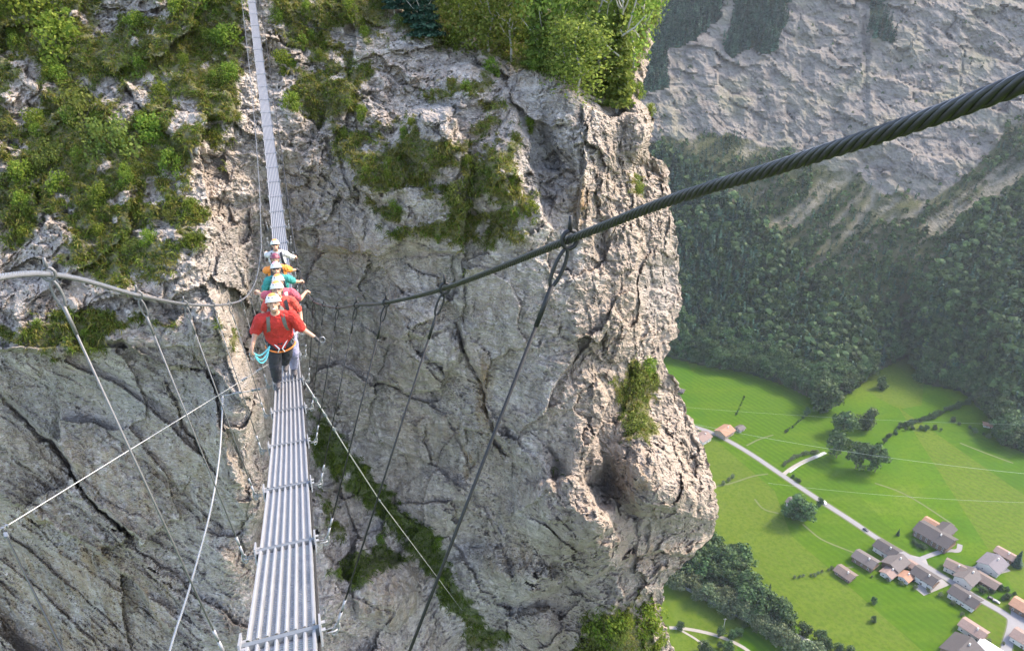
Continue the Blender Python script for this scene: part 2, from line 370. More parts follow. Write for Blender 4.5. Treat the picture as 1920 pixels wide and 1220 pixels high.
o5, e5, n5_ = blocks(Uq*np.array([1.5, 1.4, .42])+7.7, 57, 1.0, True)      # upright fractures
o6, e6 = blocks(Q*np.array([6.5, 6.0, 7.5])+3.1, 58, 1.2)
flute = fbm(np.c_[Q[:, 0]*.9, Q[:, 1]*.9, Q[:, 2]*.14]+warp*.4, 4, 88, .5, True)
rubble = sstep(.05, .4, fbm(Q*np.array([.33, .33, .45]), 4, 86, .6))*(1-.8*smoothwall)
lit = sstep(1070, 1130, px)
disp = 1.9*o0*(1-.35*lit)+.95*o1*(1-.35*lowleft)-.10*np.exp(-(e1/.03)**2)
disp = disp+rough_m*soft*(.60*o2-.14*(1-.75*lowleft)*np.exp(-(e2/.04)**2))
disp = disp+soft*(.10+.32*rough_m)*o3*.62-soft*rough_m*.07*(1-.5*lowleft)*np.exp(-(e3/.05)**2)+soft*o4*(.10+.15*rubble)+soft*rough_m*(.34*o5-.10*np.exp(-(e5/.05)**2))+soft*.055*o6
disp = disp+soft*terr*(.45*sstep(560, 420, py)*patchy+.05)+.35*fbm(Q*.22, 4, 71)+.07*fbm(Q*2.6, 3, 72)*(1+veg)+soft*flute*(.10+.28*lit)
tone = .4*n2_+.35*n3_+.25*n1_+.35*n5_
# grass sits on cushions that bulge out
disp = disp+veg*(.16+.30*fbm(Q*np.array([1.1, 1.1, 1.6]), 3, 75))
D2 = D-disp+back
Vc = P(px, py, D2)
jl = np.c_[fbm(Q*.7, 3, 81)*.25, np.zeros(len(px)), fbm(Q*.7+5, 3, 82)*.25]
Vc = Vc+jl
nr, nc = len(gy), cN+NW
ii = (np.arange(nr-1)[:, None]*nc+np.arange(nc-1)[None, :]).ravel()
Fc = np.stack([ii, ii+nc, ii+nc+1, ii+1], -1)
ochre = np.zeros(len(px))
for ex, ey, ea, eb, am in [(905, 740, 18, 100, .9), (1085, 390, 26, 60, .9), (880, 860, 12, 60, .8), (820, 800, 80, 30, .35), (640, 465, 70, 14, .7), (200, 900, 260, 120, .45), (120, 1150, 260, 110, .6), (380, 880, 110, 160, .4), (60, 975, 90, 30, .8), (170, 1040, 90, 35, .8), (280, 1130, 70, 60, .8), (130, 1060, 160, 40, .6), (1040, 560, 10, 80, .3), (60, 1130, 130, 60, .4), (1180, 900, 60, 40, .5), (1230, 1040, 60, 30, .5), (730, 1120, 70, 70, .4), (960, 1060, 60, 40, .4)]:
    ochre = np.maximum(ochre, am*sstep(1.2, .4, np.hypot((wx-ex)/ea, (wy-ey)/eb)))
blue = np.zeros(len(px))
for ex, ey, ea, eb in [(170, 760, 190, 70), (400, 740, 90, 60), (230, 20, 80, 30), (440, 480, 60, 60), (650, 560, 80, 60), (1230, 540, 40, 60), (820, 200, 60, 60), (1020, 300, 40, 110)]:
    blue = np.maximum(blue, sstep(1.3, .5, np.hypot((wx-ex)/ea, (wy-ey)/eb)))
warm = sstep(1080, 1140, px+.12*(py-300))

# rock material
m_rock, t, b, o = new_mat('limestone_cliff')
c0 = coords(t); cs = coords(t, (.6, .6, 2.2), (0, math.radians(22), 0)); cv = coords(t, (1.4, 1.4, .16))
n1 = noise(t, c0, .22, 5, .6, .6); n2 = noise(t, cs, 1.3, 10, .72, .3); n3 = noise(t, c0, 7.0, 8, .75); n4 = noise(t, cv, .9, 7, .65, .5); n5 = noise(t, c0, 2.6, 8, .7, .3)
base = ramp(t, n2, [(.30, (.20, .172, .145)), (.43, (.345, .30, .255)), (.55, (.45, .397, .34)), (.68, (.60, .54, .475))])
base = mixc(t, ramp(t, n1, [(.42, 0), (.60, .6)]), base, (.40, .315, .235), 'MIX')
base = mixc(t, ramp(t, n5, [(.52, 0), (.64, .55)]), base, (.60, .55, .485))
base = mixc(t, ramp(t, n4, [(.50, 0), (.62, .55)]), base, (.18, .16, .14))
base = mixc(t, ramp(t, n3, [(.34, .28), (.52, 0)]), base, (.13, .112, .095))
tn_ = N(t, 'ShaderNodeAttribute', attribute_name='tone').outputs['Fac']
hv = N(t, 'ShaderNodeHueSaturation', {'Color': base, 'Value': N(t, 'ShaderNodeMapRange', {'Value': tn_, 'From Min': -.8, 'From Max': .8, 'To Min': 1.0, 'To Max': 1.5}).outputs[0]})
base = hv.outputs[0]
def attr(t, n_): return N(t, 'ShaderNodeAttribute', attribute_name=n_).outputs['Fac']
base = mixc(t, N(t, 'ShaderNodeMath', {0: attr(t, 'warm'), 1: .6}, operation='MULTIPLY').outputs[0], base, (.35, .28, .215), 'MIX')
base = mixc(t, N(t, 'ShaderNodeMath', {0: attr(t, 'blue'), 1: .30}, operation='MULTIPLY').outputs[0], base, (.32, .32, .32))
base = mixc(t, N(t, 'ShaderNodeMath', {0: attr(t, 'ochre'), 1: ramp(t, noise(t, cv, 1.6, 5), [(.42, 0), (.62, .75)])}, operation='MULTIPLY').outputs[0], base, (.40, .25, .10))
lich = ramp(t, noise(t, c0, 1.1, 6, .7), [(.54, 0), (.68, .28)])
base = mixc(t, lich, base, (.24, .195, .12))
vg = mixc(t, noise(t, c0, 1.2, 5), (.10, .10, .03), (.20, .185, .06))
vm = mixc(t, noise(t, c0, 1.8, 5), (.055, .09, .014), (.12, .155, .03))
vg = mixc(t, attr(t, 'moss'), vg, vm)
vfac = ramp(t, N(t, 'ShaderNodeMath', {0: attr(t, 'veg'), 1: N(t, 'ShaderNodeMath', {0: n3, 1: .5}, operation='MULTIPLY').outputs[0]}, operation='SUBTRACT').outputs[0], [(.18, 0), (.55, .85)])
t.links.new(mixc(t, vfac, base, vg), b.inputs['Base Color']); b.inputs['Roughness'].default_value = .92; b.inputs['Specular IOR Level'].default_value = .2
hb = N(t, 'ShaderNodeMath', {0: noise(t, cs, 4.0, 12, .78), 1: N(t, 'ShaderNodeTexVoronoi', {'Vector': cs, 'Scale': 4.2}, feature='DISTANCE_TO_EDGE').outputs[0]}, operation='ADD').outputs[0]
bump(t, b, hb, 1.0, .30)
cliff = link('cliff', mesh_np('cliff', Vc, Fc, m_rock, False, {'veg': veg, 'moss': moss, 'ochre': ochre, 'tone': tone, 'blue': blue, 'warm': warm}), kind='structure')
Vg = Vc.reshape(nr, nc, 3); vegg = veg.reshape(nr, nc); mossg = moss.reshape(nr, nc)
def cliff_at(qx, qy):                                              # photo pixel -> grid cell of the cliff
    r = np.clip(np.searchsorted(gy, qy), 1, nr-2)
    c = np.clip(np.searchsorted(gs, (np.asarray(qx)+300)/(silx[r]+300)), 1, cN-2)
    return r, c
# ------------------------------------------------------------------ mountain across the valley, valley floor, road, river
RNG = np.random.default_rng(7); random.seed(7)
MC = """-200: 900,1010 1200,1010 1500,1010 1800,1000 2300,980
0: 900,985 1200,985 1500,980 1800,960 2300,930
250: 900,925 1200,930 1500,925 1800,895 2300,850
400: 900,885 1200,890 1500,885 1750,850 2000,810 2300,790
560: 900,850 1200,850 1500,835 1750,790 2000,745 2300,730
700: 900,800 1200,800 1500,780 1750,730 2000,690 2300,680
900: 900,730 1200,740 1500,740 1750,705 2000,660 2300,650"""
mcp = np.array([[float(a.split(',')[0]), float(r.split(':')[0]), float(a.split(',')[1])] for r in MC.split('\n') for a in r.split(':')[1].split()])
_mf = rbf_fit(mcp)
TOE = [(900, 640), (1240, 668), (1330, 690), (1400, 700), (1480, 728), (1545, 762), (1600, 735), (1640, 700), (1700, 672), (1735, 722), (1800, 735), (1850, 772), (1880, 835), (1920, 850), (2020, 860), (2300, 880)]
mgx = np.arange(1000, 2200, 4.0); mgy = np.arange(-140, 900, 4.0)
MX, MY = np.meshgrid(mgx, mgy); mx, my = MX.ravel(), MY.ravel()
MD = rbf_eval(_mf, mx, my)
toe = np.interp(mx, [a for a, b in TOE], [b for a, b in TOE])
gd = G(mx, my); gdep = gd[:, 1]*CT-gd[:, 2]*ST
gt = G(mx, toe); tdep = gt[:, 1]*CT-gt[:, 2]*ST
# above the toe line the slope starts from the floor and eases into the control depths; below it the sheet dives under the floor
w = sstep(0, 190, toe-my)
slope_d = tdep+np.maximum(0, toe-my)*.42
MD2 = np.where(my < toe, slope_d*(1-w)+MD*w, gdep*1.012+np.maximum(0, my-toe)*.4)
MQ = P(mx, my, MD2)
rockline = np.interp(mx, [1000, 1230, 1330, 1400, 1480, 1560, 1640, 1720, 1800, 1850, 1920, 2200], [240, 265, 250, 262, 285, 300, 335, 380, 345, 280, 215, 180])
mw = 18*fbm(np.c_[mx*.02, my*.02, mx*0], 4, 3)
rockm = sstep(-25, 20, rockline-my+mw*1.6)
TONGUE = [([(1180, -200), (1390, -200), (1345, 20), (1300, 75), (1240, 112), (1215, 160), (1180, 200)], 1), ([(1392, -200), (1490, -200), (1475, 20), (1440, 95), (1375, 115), (1352, 90), (1378, 10)], 1), ([(1640, 10), (1665, 15), (1672, 75), (1632, 70)], .6), ([(1215, 120), (1260, 110), (1250, 165), (1215, 175)], .8)]
tong = np.zeros(len(mx))
for pl, am in TONGUE:
    tong = np.maximum(tong, am*in_poly(mx+mw*1.6, my+mw*1.2, pl))
rockm = rockm*(1-tong)
gul = np.zeros(len(mx))
for pl, wd in [([(1640, 285), (1590, 330), (1520, 385), (1440, 455)], 9), ([(1700, 300), (1660, 345), (1600, 420), (1545, 470)], 8), ([(1760, 350), (1720, 395), (1660, 440)], 7), ([(1560, 330), (1480, 400), (1420, 440)], 6), ([(1640, 340), (1560, 420), (1500, 450)], 6), ([(1690, 390), (1620, 450), (1570, 500)], 5), ([(1910, 300), (1890, 350), (1850, 400)], 6), ([(1880, 590), (1850, 620), (1800, 660)], 5), ([(1560, 480), (1500, 520), (1440, 545)], 5)]:
    d, s_, tt = poly_dist(mx+mw*.5, my+mw*.5, pl); gul = np.maximum(gul, np.exp(-(d/wd)**2)*sstep(0, .15, tt)*sstep(0, .3, 1-tt))
ea_, fa_ = (mx*.6+my*.8), (-mx*.8+my*.6)
stk = fbm(np.c_[ea_*.045, fa_*.006, mx*0], 4, 98, .6)
gul = np.maximum(gul*.8, sstep(.12, .42, stk+.25*fbm(np.c_[mx*.03, my*.03, mx*0], 3, 99))*.85*sstep(-20, 15, my-rockline)*sstep(190, 70, my-rockline)*sstep(1380, 1470, mx+.2*my))
dense_ = np.interp(mx, [1000, 1180, 1250, 1330, 1400, 1500, 1600, 1700, 1780, 1860, 1920, 2000, 2200], [265, 265, 290, 330, 400, 500, 575, 590, 470, 330, 270, 260, 260])
wood = np.maximum(sstep(-40, 30, my-dense_+mw)*(.55+.45*sstep(-.2, .3, fbm(np.c_[mx*.012, my*.02, mx*0], 4, 25))), tong)
# cliff bands and gully relief
MB_ = MQ*np.array([.012, .012, .03])+.6*np.stack([fbm(MQ*.008, 3, 91)]*3, -1)
ra_ = math.radians(24); MR = np.c_[MQ[:, 0]*math.cos(ra_)-MQ[:, 2]*math.sin(ra_), MQ[:, 1], MQ[:, 0]*math.sin(ra_)+MQ[:, 2]*math.cos(ra_)]+12*np.stack([fbm(MQ*.012, 4, 191), fbm(MQ*.012+5, 4, 192), fbm(MQ*.012+11, 4, 193)], -1)
q1, qe1 = blocks(MR*np.array([.014, .014, .03]), 92, .9); q2, qe2 = blocks(MR*np.array([.05, .05, .10]), 93, .9); q3, qe3 = blocks(MR*np.array([.15, .16, .3]), 95, .9)
mdisp = rockm*(8*q1+2.6*q2+1.3*q3-3*np.exp(-(qe1/.04)**2)+7*fbm(MQ*np.array([.03, .03, .012]), 4, 97, .6, True))+9*fbm(MQ*.012, 5, 94)*sstep(0, 120, toe-my)+2.0*fbm(MQ*.06, 4, 96)*sstep(0, 40, toe-my)-gul*5
d, s_, tt = poly_dist(mx, my, [(1622, 10), (1624, 110), (1622, 200)]); mdisp = mdisp-7*np.exp(-(d/5)**2)*sstep(0, .1, tt)*sstep(0, .2, 1-tt)
MV = P(mx, my, MD2-mdisp)
n_r, n_c = MX.shape
ii = (np.arange(n_r-1)[:, None]*n_c+np.arange(n_c-1)[None, :]).ravel()
m_mtn, t, b, o = new_mat('mountain_rock_and_scrub')
c0 = coords(t); cs = coords(t, (1, 1, 2.6), (0, math.radians(10), 0))
rk = ramp(t, noise(t, cs, .035, 9, .68, .5), [(.33, (.085, .073, .06)), (.44, (.16, .14, .12)), (.55, (.215, .192, .165)), (.68, (.15, .13, .095))])
rk = mixc(t, ramp(t, noise(t, cs, .16, 8, .75), [(.36, .7), (.5, 0)]), rk, (.10, .095, .085))
rk = mixc(t, ramp(t, noise(t, c0, .02, 5), [(.5, 0), (.7, .55)]), rk, (.21, .20, .12))
gr = mixc(t, noise(t, c0, .03, 7, .65), (.032, .043, .018), (.10, .098, .045))
gr = mixc(t, ramp(t, noise(t, c0, .05, 6, .7), [(.55, 0), (.72, .6)]), gr, (.20, .175, .125))
gr = mixc(t, N(t, 'ShaderNodeMath', {0: attr(t, 'wood'), 1: ramp(t, noise(t, c0, .045, 7, .7), [(.40, .35), (.55, .9)])}, operation='MULTIPLY').outputs[0], gr, (.02, .042, .022)); col = mixc(t, ramp(t, N(t, 'ShaderNodeMath', {0: attr(t, 'rock'), 1: N(t, 'ShaderNodeMath', {0: noise(t, c0, .05, 7, .7), 1: .5}, operation='SUBTRACT').outputs[0]}, operation='ADD').outputs[0], [(.38, 0), (.56, 1)]), gr, rk); col = mixc(t, N(t, 'ShaderNodeMath', {0: attr(t, 'scree'), 1: ramp(t, noise(t, c0, .12, 7, .75), [(.38, .15), (.56, 1)])}, operation='MULTIPLY').outputs[0], col, (.25, .22, .17))
t.links.new(col, b.inputs['Base Color']); b.inputs['Roughness'].default_value = .95; b.inputs['Specular IOR Level'].default_value = .1
bump(t, b, noise(t, cs, .25, 8, .7), 1.0, 3.0)
link('mountain_slope', mesh_np('mountain_slope', MV, np.stack([ii, ii+n_c, ii+n_c+1, ii+1], -1), m_mtn, False, {'rock': rockm, 'scree': gul, 'wood': wood}), kind='structure')
MVg = MV.reshape(n_r, n_c, 3)
def mtn_at(qx, qy):
    c = np.clip(((np.asarray(qx)-1000)/4).astype(int), 0, n_c-1); r = np.clip(((np.asarray(qy)+140)/4).astype(int), 0, n_r-1)
    return MVg[r, c], rockm.reshape(n_r, n_c)[r, c], gul.reshape(n_r, n_c)[r, c]

# valley floor: one sheet to the horizon, gently uneven where it is seen
m_grass, t, b, o = new_mat('meadow_grass')
c0 = coords(t); cst = coords(t, (.25, 1, 1), (0, 0, math.radians(-28)))
g1 = ramp(t, noise(t, c0, .010, 5, .55), [(.34, (.030, .074, .009)), (.46, (.040, .098, .010)), (.56, (.056, .114, .013)), (.68, (.09, .13, .027))])
vo = N(t, 'ShaderNodeTexVoronoi', {'Scale': .010, 'Vector': coords(t, (1, .55, 1), (0, 0, math.radians(-30)))})
vc = N(t, 'ShaderNodeSeparateColor', {0: vo.outputs['Color']})
g1 = mixc(t, ramp(t, vc.outputs[0], [(.50, 0), (.54, .75)]), g1, (.085, .105, .028))
g1 = mixc(t, ramp(t, vc.outputs[1], [(.55, 0), (.58, .75)]), g1, (.034, .088, .008))
wv = N(t, 'ShaderNodeTexWave', {'Vector': coords(t, (1, 1, 1), (0, 0, math.radians(-33))), 'Scale': .055, 'Distortion': 1.5, 'Detail': 3}, bands_direction='X')
g1 = mixc(t, N(t, 'ShaderNodeMath', {0: ramp(t, wv.outputs['Fac'], [(.3, 0), (.7, .35)]), 1: vc.outputs[2]}, operation='MULTIPLY').outputs[0], g1, (.085, .15, .02))
g1 = mixc(t, ramp(t, noise(t, cst, .07, 6, .65), [(.45, 0), (.66, .45)]), g1, (.095, .13, .03))
g1 = mixc(t, ramp(t, noise(t, c0, .3, 6, .7), [(.38, .55), (.56, 0)]), g1, (.038, .078, .012))
g1 = N(t, 'ShaderNodeHueSaturation', {'Color': g1, 'Saturation': 1.18, 'Value': .9}).outputs[0]
t.links.new(g1, b.inputs['Base Color']); b.inputs['Roughness'].default_value = .9; b.inputs['Specular IOR Level'].default_value = .1
fx = np.r_[-6000, -2500, -900, np.arange(-300, 900, 12.0), 1200, 2500, 6000]; fy = np.r_[-4000, -500, np.arange(60, 1000, 12.0), 1500, 3000, 8000]
FX, FY = np.meshgrid(fx, fy); fq = np.c_[FX.ravel(), FY.ravel(), FX.ravel()*0]
fz = -H+.0*fq[:, 0]
ii = (np.arange(len(fy)-1)[:, None]*len(fx)+np.arange(len(fx)-1)[None, :]).ravel()
link('valley_floor', mesh_np('valley_floor', np.c_[fq[:, 0], fq[:, 1], fz], np.stack([ii, ii+1, ii+len(fx)+1, ii+len(fx)], -1), m_grass, True), kind='structure')

def smooth_line(pts, step=3.0):
    p = np.asarray(pts, float)
    for _ in range(2):                                             # corner cutting
        q = [p[0]]
        for a, b_ in zip(p[:-1], p[1:]): q += [a*.75+b_*.25, a*.25+b_*.75]
        q.append(p[-1]); p = np.array(q)
    return p
def strip(name, pix, width, mat, dz=.12, **kw):
    g = smooth_line(G(np.array([a for a, _ in pix]), np.array([b_ for _, b_ in pix]))[:, :2])
    tn = np.gradient(g, axis=0); tn /= np.linalg.norm(tn, axis=1)[:, None]; nn = np.c_[-tn[:, 1], tn[:, 0]]
    wv = np.interp(np.linspace(0, 1, len(g)), np.linspace(0, 1, len(np.atleast_1d(width))), np.atleast_1d(width))[:, None]*.5
    V = np.r_[np.c_[g+nn*wv, np.full(len(g), -H+dz)], np.c_[g-nn*wv, np.full(len(g), -H+dz)]]; n = len(g)
    F = np.array([[i, i+n, i+n+1, i+1] for i in range(n-1)])
    return link(name, mesh_np(name, V, F, mat, True), kind='structure', **kw)
m_road = flat('asphalt_road', (.17, .168, .168), .85, 0, .12, .3)
m_gravel = flat('gravel_track', (.24, .22, .185), .95, 0, .2, .4)
m_yard = flat('paved_yard', (.21, .20, .185), .9, 0, .15, .4)
m_verge = flat('verge_grass', (.075, .095, .028), .9, 0, .3, .3)
ROAD = [(1255, 785), (1300, 799), (1340, 812), (1400, 845), (1467, 891), (1540, 940), (1600, 978), (1647, 1011), (1717, 1050), (1753, 1071), (1796, 1098), (1838, 1124), (1892, 1154), (1901, 1168), (1885, 1220), (1878, 1260)]
strip('road_verge', ROAD, [7.5], m_verge, .08); strip('road', ROAD, [4.9, 4.9, 4.9, 5.2, 6.5], m_road, .2)
strip('village_lane', [(1717, 1051), (1745, 1040), (1775, 1030), (1798, 1034), (1800, 1020)], [3.6], m_road, .16)
strip('yard', [(1702, 1050), (1728, 1056), (1740, 1058)], [14], m_yard, .14)
strip('yard', [(1722, 1108), (1770, 1088)], [9], m_yard, .13)
strip('yard', [(1828, 1060), (1850, 1072), (1885, 1062)], [9], m_yard, .13)
strip('yard', [(1895, 1150), (1935, 1165)], [22, 30], m_road, .14)
strip('track', [(1255, 1176), (1290, 1178), (1345, 1190), (1395, 1212), (1420, 1235)], [2.6], m_gravel, .12)
strip('track', [(1275, 1180), (1310, 1200), (1330, 1220)], [1.6], m_gravel, .1)
strip('track', [(1467, 891), (1480, 880), (1500, 868), (1528, 857)], [3.5], m_gravel, .13)
m_river, t, b, o = new_mat('glacial_river')
rv = ramp(t, noise(t, coords(t), .35, 6, .7), [(.38, (.20, .22, .21)), (.55, (.36, .38, .37)), (.66, (.72, .74, .73))])
t.links.new(rv, b.inputs['Base Color']); b.inputs['Roughness'].default_value = .35; bump(t, b, noise(t, coords(t), .8, 5), .5, .3)
for dl_ in ([(1340, 912), (1375, 905), (1410, 892), (1440, 888)], [(1415, 935), (1430, 955), (1460, 962)], [(1505, 982), (1520, 995), (1540, 1012), (1600, 1035)], [(1400, 835), (1425, 822), (1450, 815)], [(1800, 830), (1850, 850), (1900, 868)], [(1640, 905), (1700, 925), (1790, 985)], [(1560, 1068), (1600, 1062)]): strip('ditch', dl_, [1.6], m_verge, .07)
strip('river', [(1180, 1030), (1262, 1082), (1330, 1120), (1390, 1150), (1450, 1180), (1515, 1205), (1560, 1240), (1600, 1280)], [9], m_river, .1)
strip('stream', [(1478, 884), (1500, 868), (1530, 856), (1548, 848)], [4.2, 4, 3], m_river, .1)

# ------------------------------------------------------------------ foliage prototypes
def leaf_quads(C, size, nrm=None, rng=RNG, asp=.7):
    n = len(C); size = np.broadcast_to(size, n)
    a = rng.normal(size=(n, 3)); a /= np.linalg.norm(a, axis=1)[:, None]
    if nrm is None: nrm = rng.normal(size=(n, 3))
    b_ = np.cross(a, nrm); b_ /= np.linalg.norm(b_, axis=1)[:, None]+1e-9; a = np.cross(nrm, b_); a /= np.linalg.norm(a, axis=1)[:, None]+1e-9
    a = a*size[:, None]*.5; b_ = b_*size[:, None]*.5*asp
    V = np.stack([C-a, C-b_*1.0, C+a, C+b_], 1).reshape(-1, 3)
    return V, np.arange(4*n).reshape(n, 4)
def crown_points(n, rng, lobes, flat_=1.0):                        # points on and in a cluster of ellipsoidal lobes
    L = np.array(lobes); wgt = L[:, 3]**2; k = rng.choice(len(L), n, p=wgt/wgt.sum())
    d = rng.normal(size=(n, 3)); d /= np.linalg.norm(d, axis=1)[:, None]
    r = L[k, 3]*(1-.45*rng.random(n)**2.2)*(1+.12*rng.normal(size=n))
    C = L[k, :3]+d*r[:, None]*np.array([1, 1, flat_])
    return C, d
def broad_crown(seed, h=1.0, w=.42, n=900, size=.055, lob=26, low=.03):
    rng = np.random.default_rng(seed); lobes = []
    for i in range(lob):
        z = low+(1-low)*rng.random()**.8; e = w*math.sqrt(max(.05, 1-((z-.55)/.5)**2))
        a = rng.random()*6.283; rr = e*math.sqrt(rng.random())*.8
        lobes.append((rr*math.cos(a), rr*math.sin(a), z*h*.92, .10+.09*rng.random()))
    C, d = crown_points(n, rng, lobes); nr_ = d+.7*rng.normal(size=d.shape)
    return leaf_quads(C, size*(.6+.8*rng.random(n)), nr_, rng, .75)
def conifer_crown(seed, n=700, w=.17, size=.05, low=.08):
    rng = np.random.default_rng(seed); z = low+(1-low)*rng.random(n)**1.35; tier = .75+.25*np.cos(z*70)
    r = w*(1.02-z)*tier*(.35+.65*np.sqrt(rng.random(n))); a = rng.random(n)*6.283
    C = np.c_[r*np.cos(a), r*np.sin(a), z-.12*r]
    return leaf_quads(C, size*(1.25-z*.7)*(.6+.7*rng.random(n)), np.c_[np.cos(a)*.5, np.sin(a)*.5, np.ones(n)]+.5*rng.normal(size=(n, 3)), rng, .6)
def trunk_mesh(name, mat, seed, h=.85, r=.02, limbs=6, spread=.25):
    rng = random.Random(seed); mb = MB()
    pts = [(0.02*rng.uniform(-1, 1)*i, .02*rng.uniform(-1, 1)*i, -.03+h*i/5) for i in range(6)]
    mb.tube(pts, [r*(1-.16*i) for i in range(6)], 6)
    for i in range(limbs):
        k = rng.uniform(.3, .9); a = rng.random()*6.28; p0 = Vector(pts[0]).lerp(Vector(pts[5]), k); L = spread*(1.1-k*.7)
        p1 = p0+Vector((math.cos(a)*L*.55, math.sin(a)*L*.55, L*.35)); p2 = p0+Vector((math.cos(a)*L, math.sin(a)*L, L*.85))
        mb.tube([p0, p1, p2], [r*.45, r*.3, r*.12], 5)
    return mb.mesh(name, mat)
m_bark = flat('bark', (.12, .095, .075), .9, 0, .3, 12)
m_palebark = flat('pale_bark', (.30, .28, .25), .9, 0, .35, 9)
LM = {'valley': leaf_mat('valley_leaves', (.024, .054, .02), (.048, .09, .032), (.085, .135, .046), .25),
      'conifer': leaf_mat('spruce_needles', (.010, .032, .020), (.022, .058, .035), (.044, .088, .052), .15),
      'willow': leaf_mat('willow_leaves', (.06, .09, .042), (.11, .145, .07), (.18, .21, .105), .3),
      'birch': leaf_mat('birch_leaves', (.075, .13, .022), (.155, .22, .042), (.265, .32, .072), .55),
      'shrub': leaf_mat('shrub_leaves', (.07, .13, .018), (.155, .225, .032), (.28, .33, .06), .5),
      'olive': leaf_mat('olive_leaves', (.055, .08, .018), (.115, .15, .032), (.21, .24, .055), .45),
      'dry': leaf_mat('dry_grass_blades', (.095, .105, .022), (.20, .21, .042), (.36, .34, .085), .45),
      'green': leaf_mat('green_grass_blades', (.05, .08, .012), (.10, .145, .02), (.18, .22, .04), .45)}
CROWN = {}
for s_ in range(4): CROWN['valley', s_] = mesh_np('crown', *broad_crown(100+s_, n=1500, size=.085, w=.46), LM['valley'])
for s_ in range(2): CROWN['willow', s_] = mesh_np('crown', *broad_crown(120+s_, n=900, size=.08, w=.46, low=.08), LM['willow'])
for s_ in range(3): CROWN['conifer', s_] = mesh_np('crown', *conifer_crown(140+s_, 800, .2, .075), LM['conifer'])
TRUNK = [trunk_mesh('trunk', m_bark, 200+i) for i in range(2)]
def tree(kind, var, loc, h, wide, name, label, cat, group):
    e = empty(name, loc, label, cat, group, random.random()*6.28)
    c = link('crown', CROWN[kind, var], e); c.scale = (h*wide, h*wide, h)
    k = link('trunk', TRUNK[var % 2], e); k.scale = (h, h, h*.9)
    return e
# ------------------------------------------------------------------ trees in the valley
def gtree(px, py, h, kind='valley', wide=1.0, name='broadleaf_tree', label='', group=None, cat='tree'):
    g = G(float(px), float(py)); return tree(kind, random.randrange({'valley': 4, 'willow': 2, 'conifer': 3}[kind]), tuple(g), h, wide, name, label, cat, group)
for (x, y, h, w_, lb) in [(1580, 815, 24, 1.2, 'round dark tree at the back left of the meadow grove'), (1622, 802, 23, 1.15, 'rounded dark tree at the back right of the meadow grove'),
        (1568, 858, 25, 1.1, 'dark broadleaf tree at the left end of the meadow grove'), (1604, 878, 27, 1.05, 'tallest tree at the front of the meadow grove'),
        (1640, 884, 26, 1.0, 'dark tree at the front right of the meadow grove'), (1545, 768, 30, 1.3, 'large dark tree at the forest corner jutting into the meadow')]:
    gtree(x, y, h, 'valley', w_, label=lb)
gtree(1498, 974, 24, 'valley', 1.35, label='single round tree beside the grey roadside house')
gtree(1536, 948, 8, 'valley', .9, label='small tree beside the white van on the road')
gtree(1652, 728, 14, 'valley', 1.2, label='lone round tree on the meadow below the forest')
gtree(1607, 705, 13, 'valley', 1.1, label='small round tree at the left edge of the upper meadow')
gtree(1440, 1118, 13, 'conifer', .9, 'conifer_tree', 'single dark conifer standing alone in the lower meadow')
gtree(1905, 1060, 15, 'conifer', 1.6, 'conifer_tree', 'broad dark conifer beside the two grey roofed houses')
gtree(1470, 1178, 19, 'valley', .8, label='tall slim tree at the end of the riverside row')
gtree(1512, 778, 9, 'valley', .9, label='small tree at the upper end of the meadow hedge')
gtree(1637, 1165, 5, 'valley', 1.0, label='young tree in the open lower meadow, lower of two')
gtree(1638, 1130, 5.5, 'valley', 1.0, label='young tree in the open lower meadow, upper of two')
gtree(1683, 1003, 7, 'conifer', 1.2, 'conifer_tree', 'small conifer left of the big farmhouse')
gtree(1395, 1175, 4, 'valley', 1.2, label='little bush tree beside the gravel track')
gtree(1300, 905, 5, 'valley', 1.3, label='bushy tree below the roadside chalets')
for (x, y) in [(1356, 908), (1366, 902), (1373, 896)]:
    gtree(x, y, 4, 'willow', 1.3, 'garden_shrub', 'pale shrub in the meadow left of the road', 'shrubs in the meadow left of the road', 'shrub')
# river banks
lrow = [(1255, 1092), (1275, 1100), (1292, 1108), (1308, 1117), (1325, 1126), (1342, 1134), (1356, 1146), (1372, 1154), (1388, 1162), (1403, 1172), (1420, 1184), (1436, 1194), (1455, 1204), (1472, 1212), (1490, 1220), (1265, 1088), (1300, 1104), (1335, 1122), (1365, 1142), (1395, 1158), (1428, 1176), (1448, 1190), (1508, 1232), (1525, 1238)]
for (x, y) in lrow: gtree(x+random.uniform(-4, 4), y+random.uniform(-4, 4), random.uniform(12, 17), 'willow', random.uniform(1.05, 1.35), 'riverside_tree', 'pale green willow in the row on the near river bank', 'willows on the near river bank')
rrow = [(1255, 1075), (1275, 1062), (1290, 1078), (1310, 1060), (1318, 1090), (1335, 1070), (1345, 1100), (1360, 1082), (1372, 1110), (1388, 1128), (1400, 1120), (1412, 1140), (1430, 1150), (1448, 1160), (1300, 1045), (1330, 1050), (1360, 1060), (1385, 1065), (1378, 1085), (1340, 1040), (1462, 1172), (1398, 1145), (1425, 1164), (1365, 1098), (1320, 1072)]
for (x, y) in rrow: gtree(x+random.uniform(-4, 4), y+random.uniform(-4, 4), random.uniform(17, 24), 'valley', random.uniform(1.0, 1.3), 'riverside_tree', 'dark tree in the wood on the far river bank', 'dark trees on the far river bank')
for (x, y) in [(1550, 1215), (1535, 1208), (1570, 1225), (1505, 1190), (1588, 1232), (1480, 1192)]:
    gtree(x, y, random.uniform(8, 12), 'valley', 1.1, 'riverside_tree', 'dark tree by the rapids at the foot of the river', 'dark trees by the rapids')
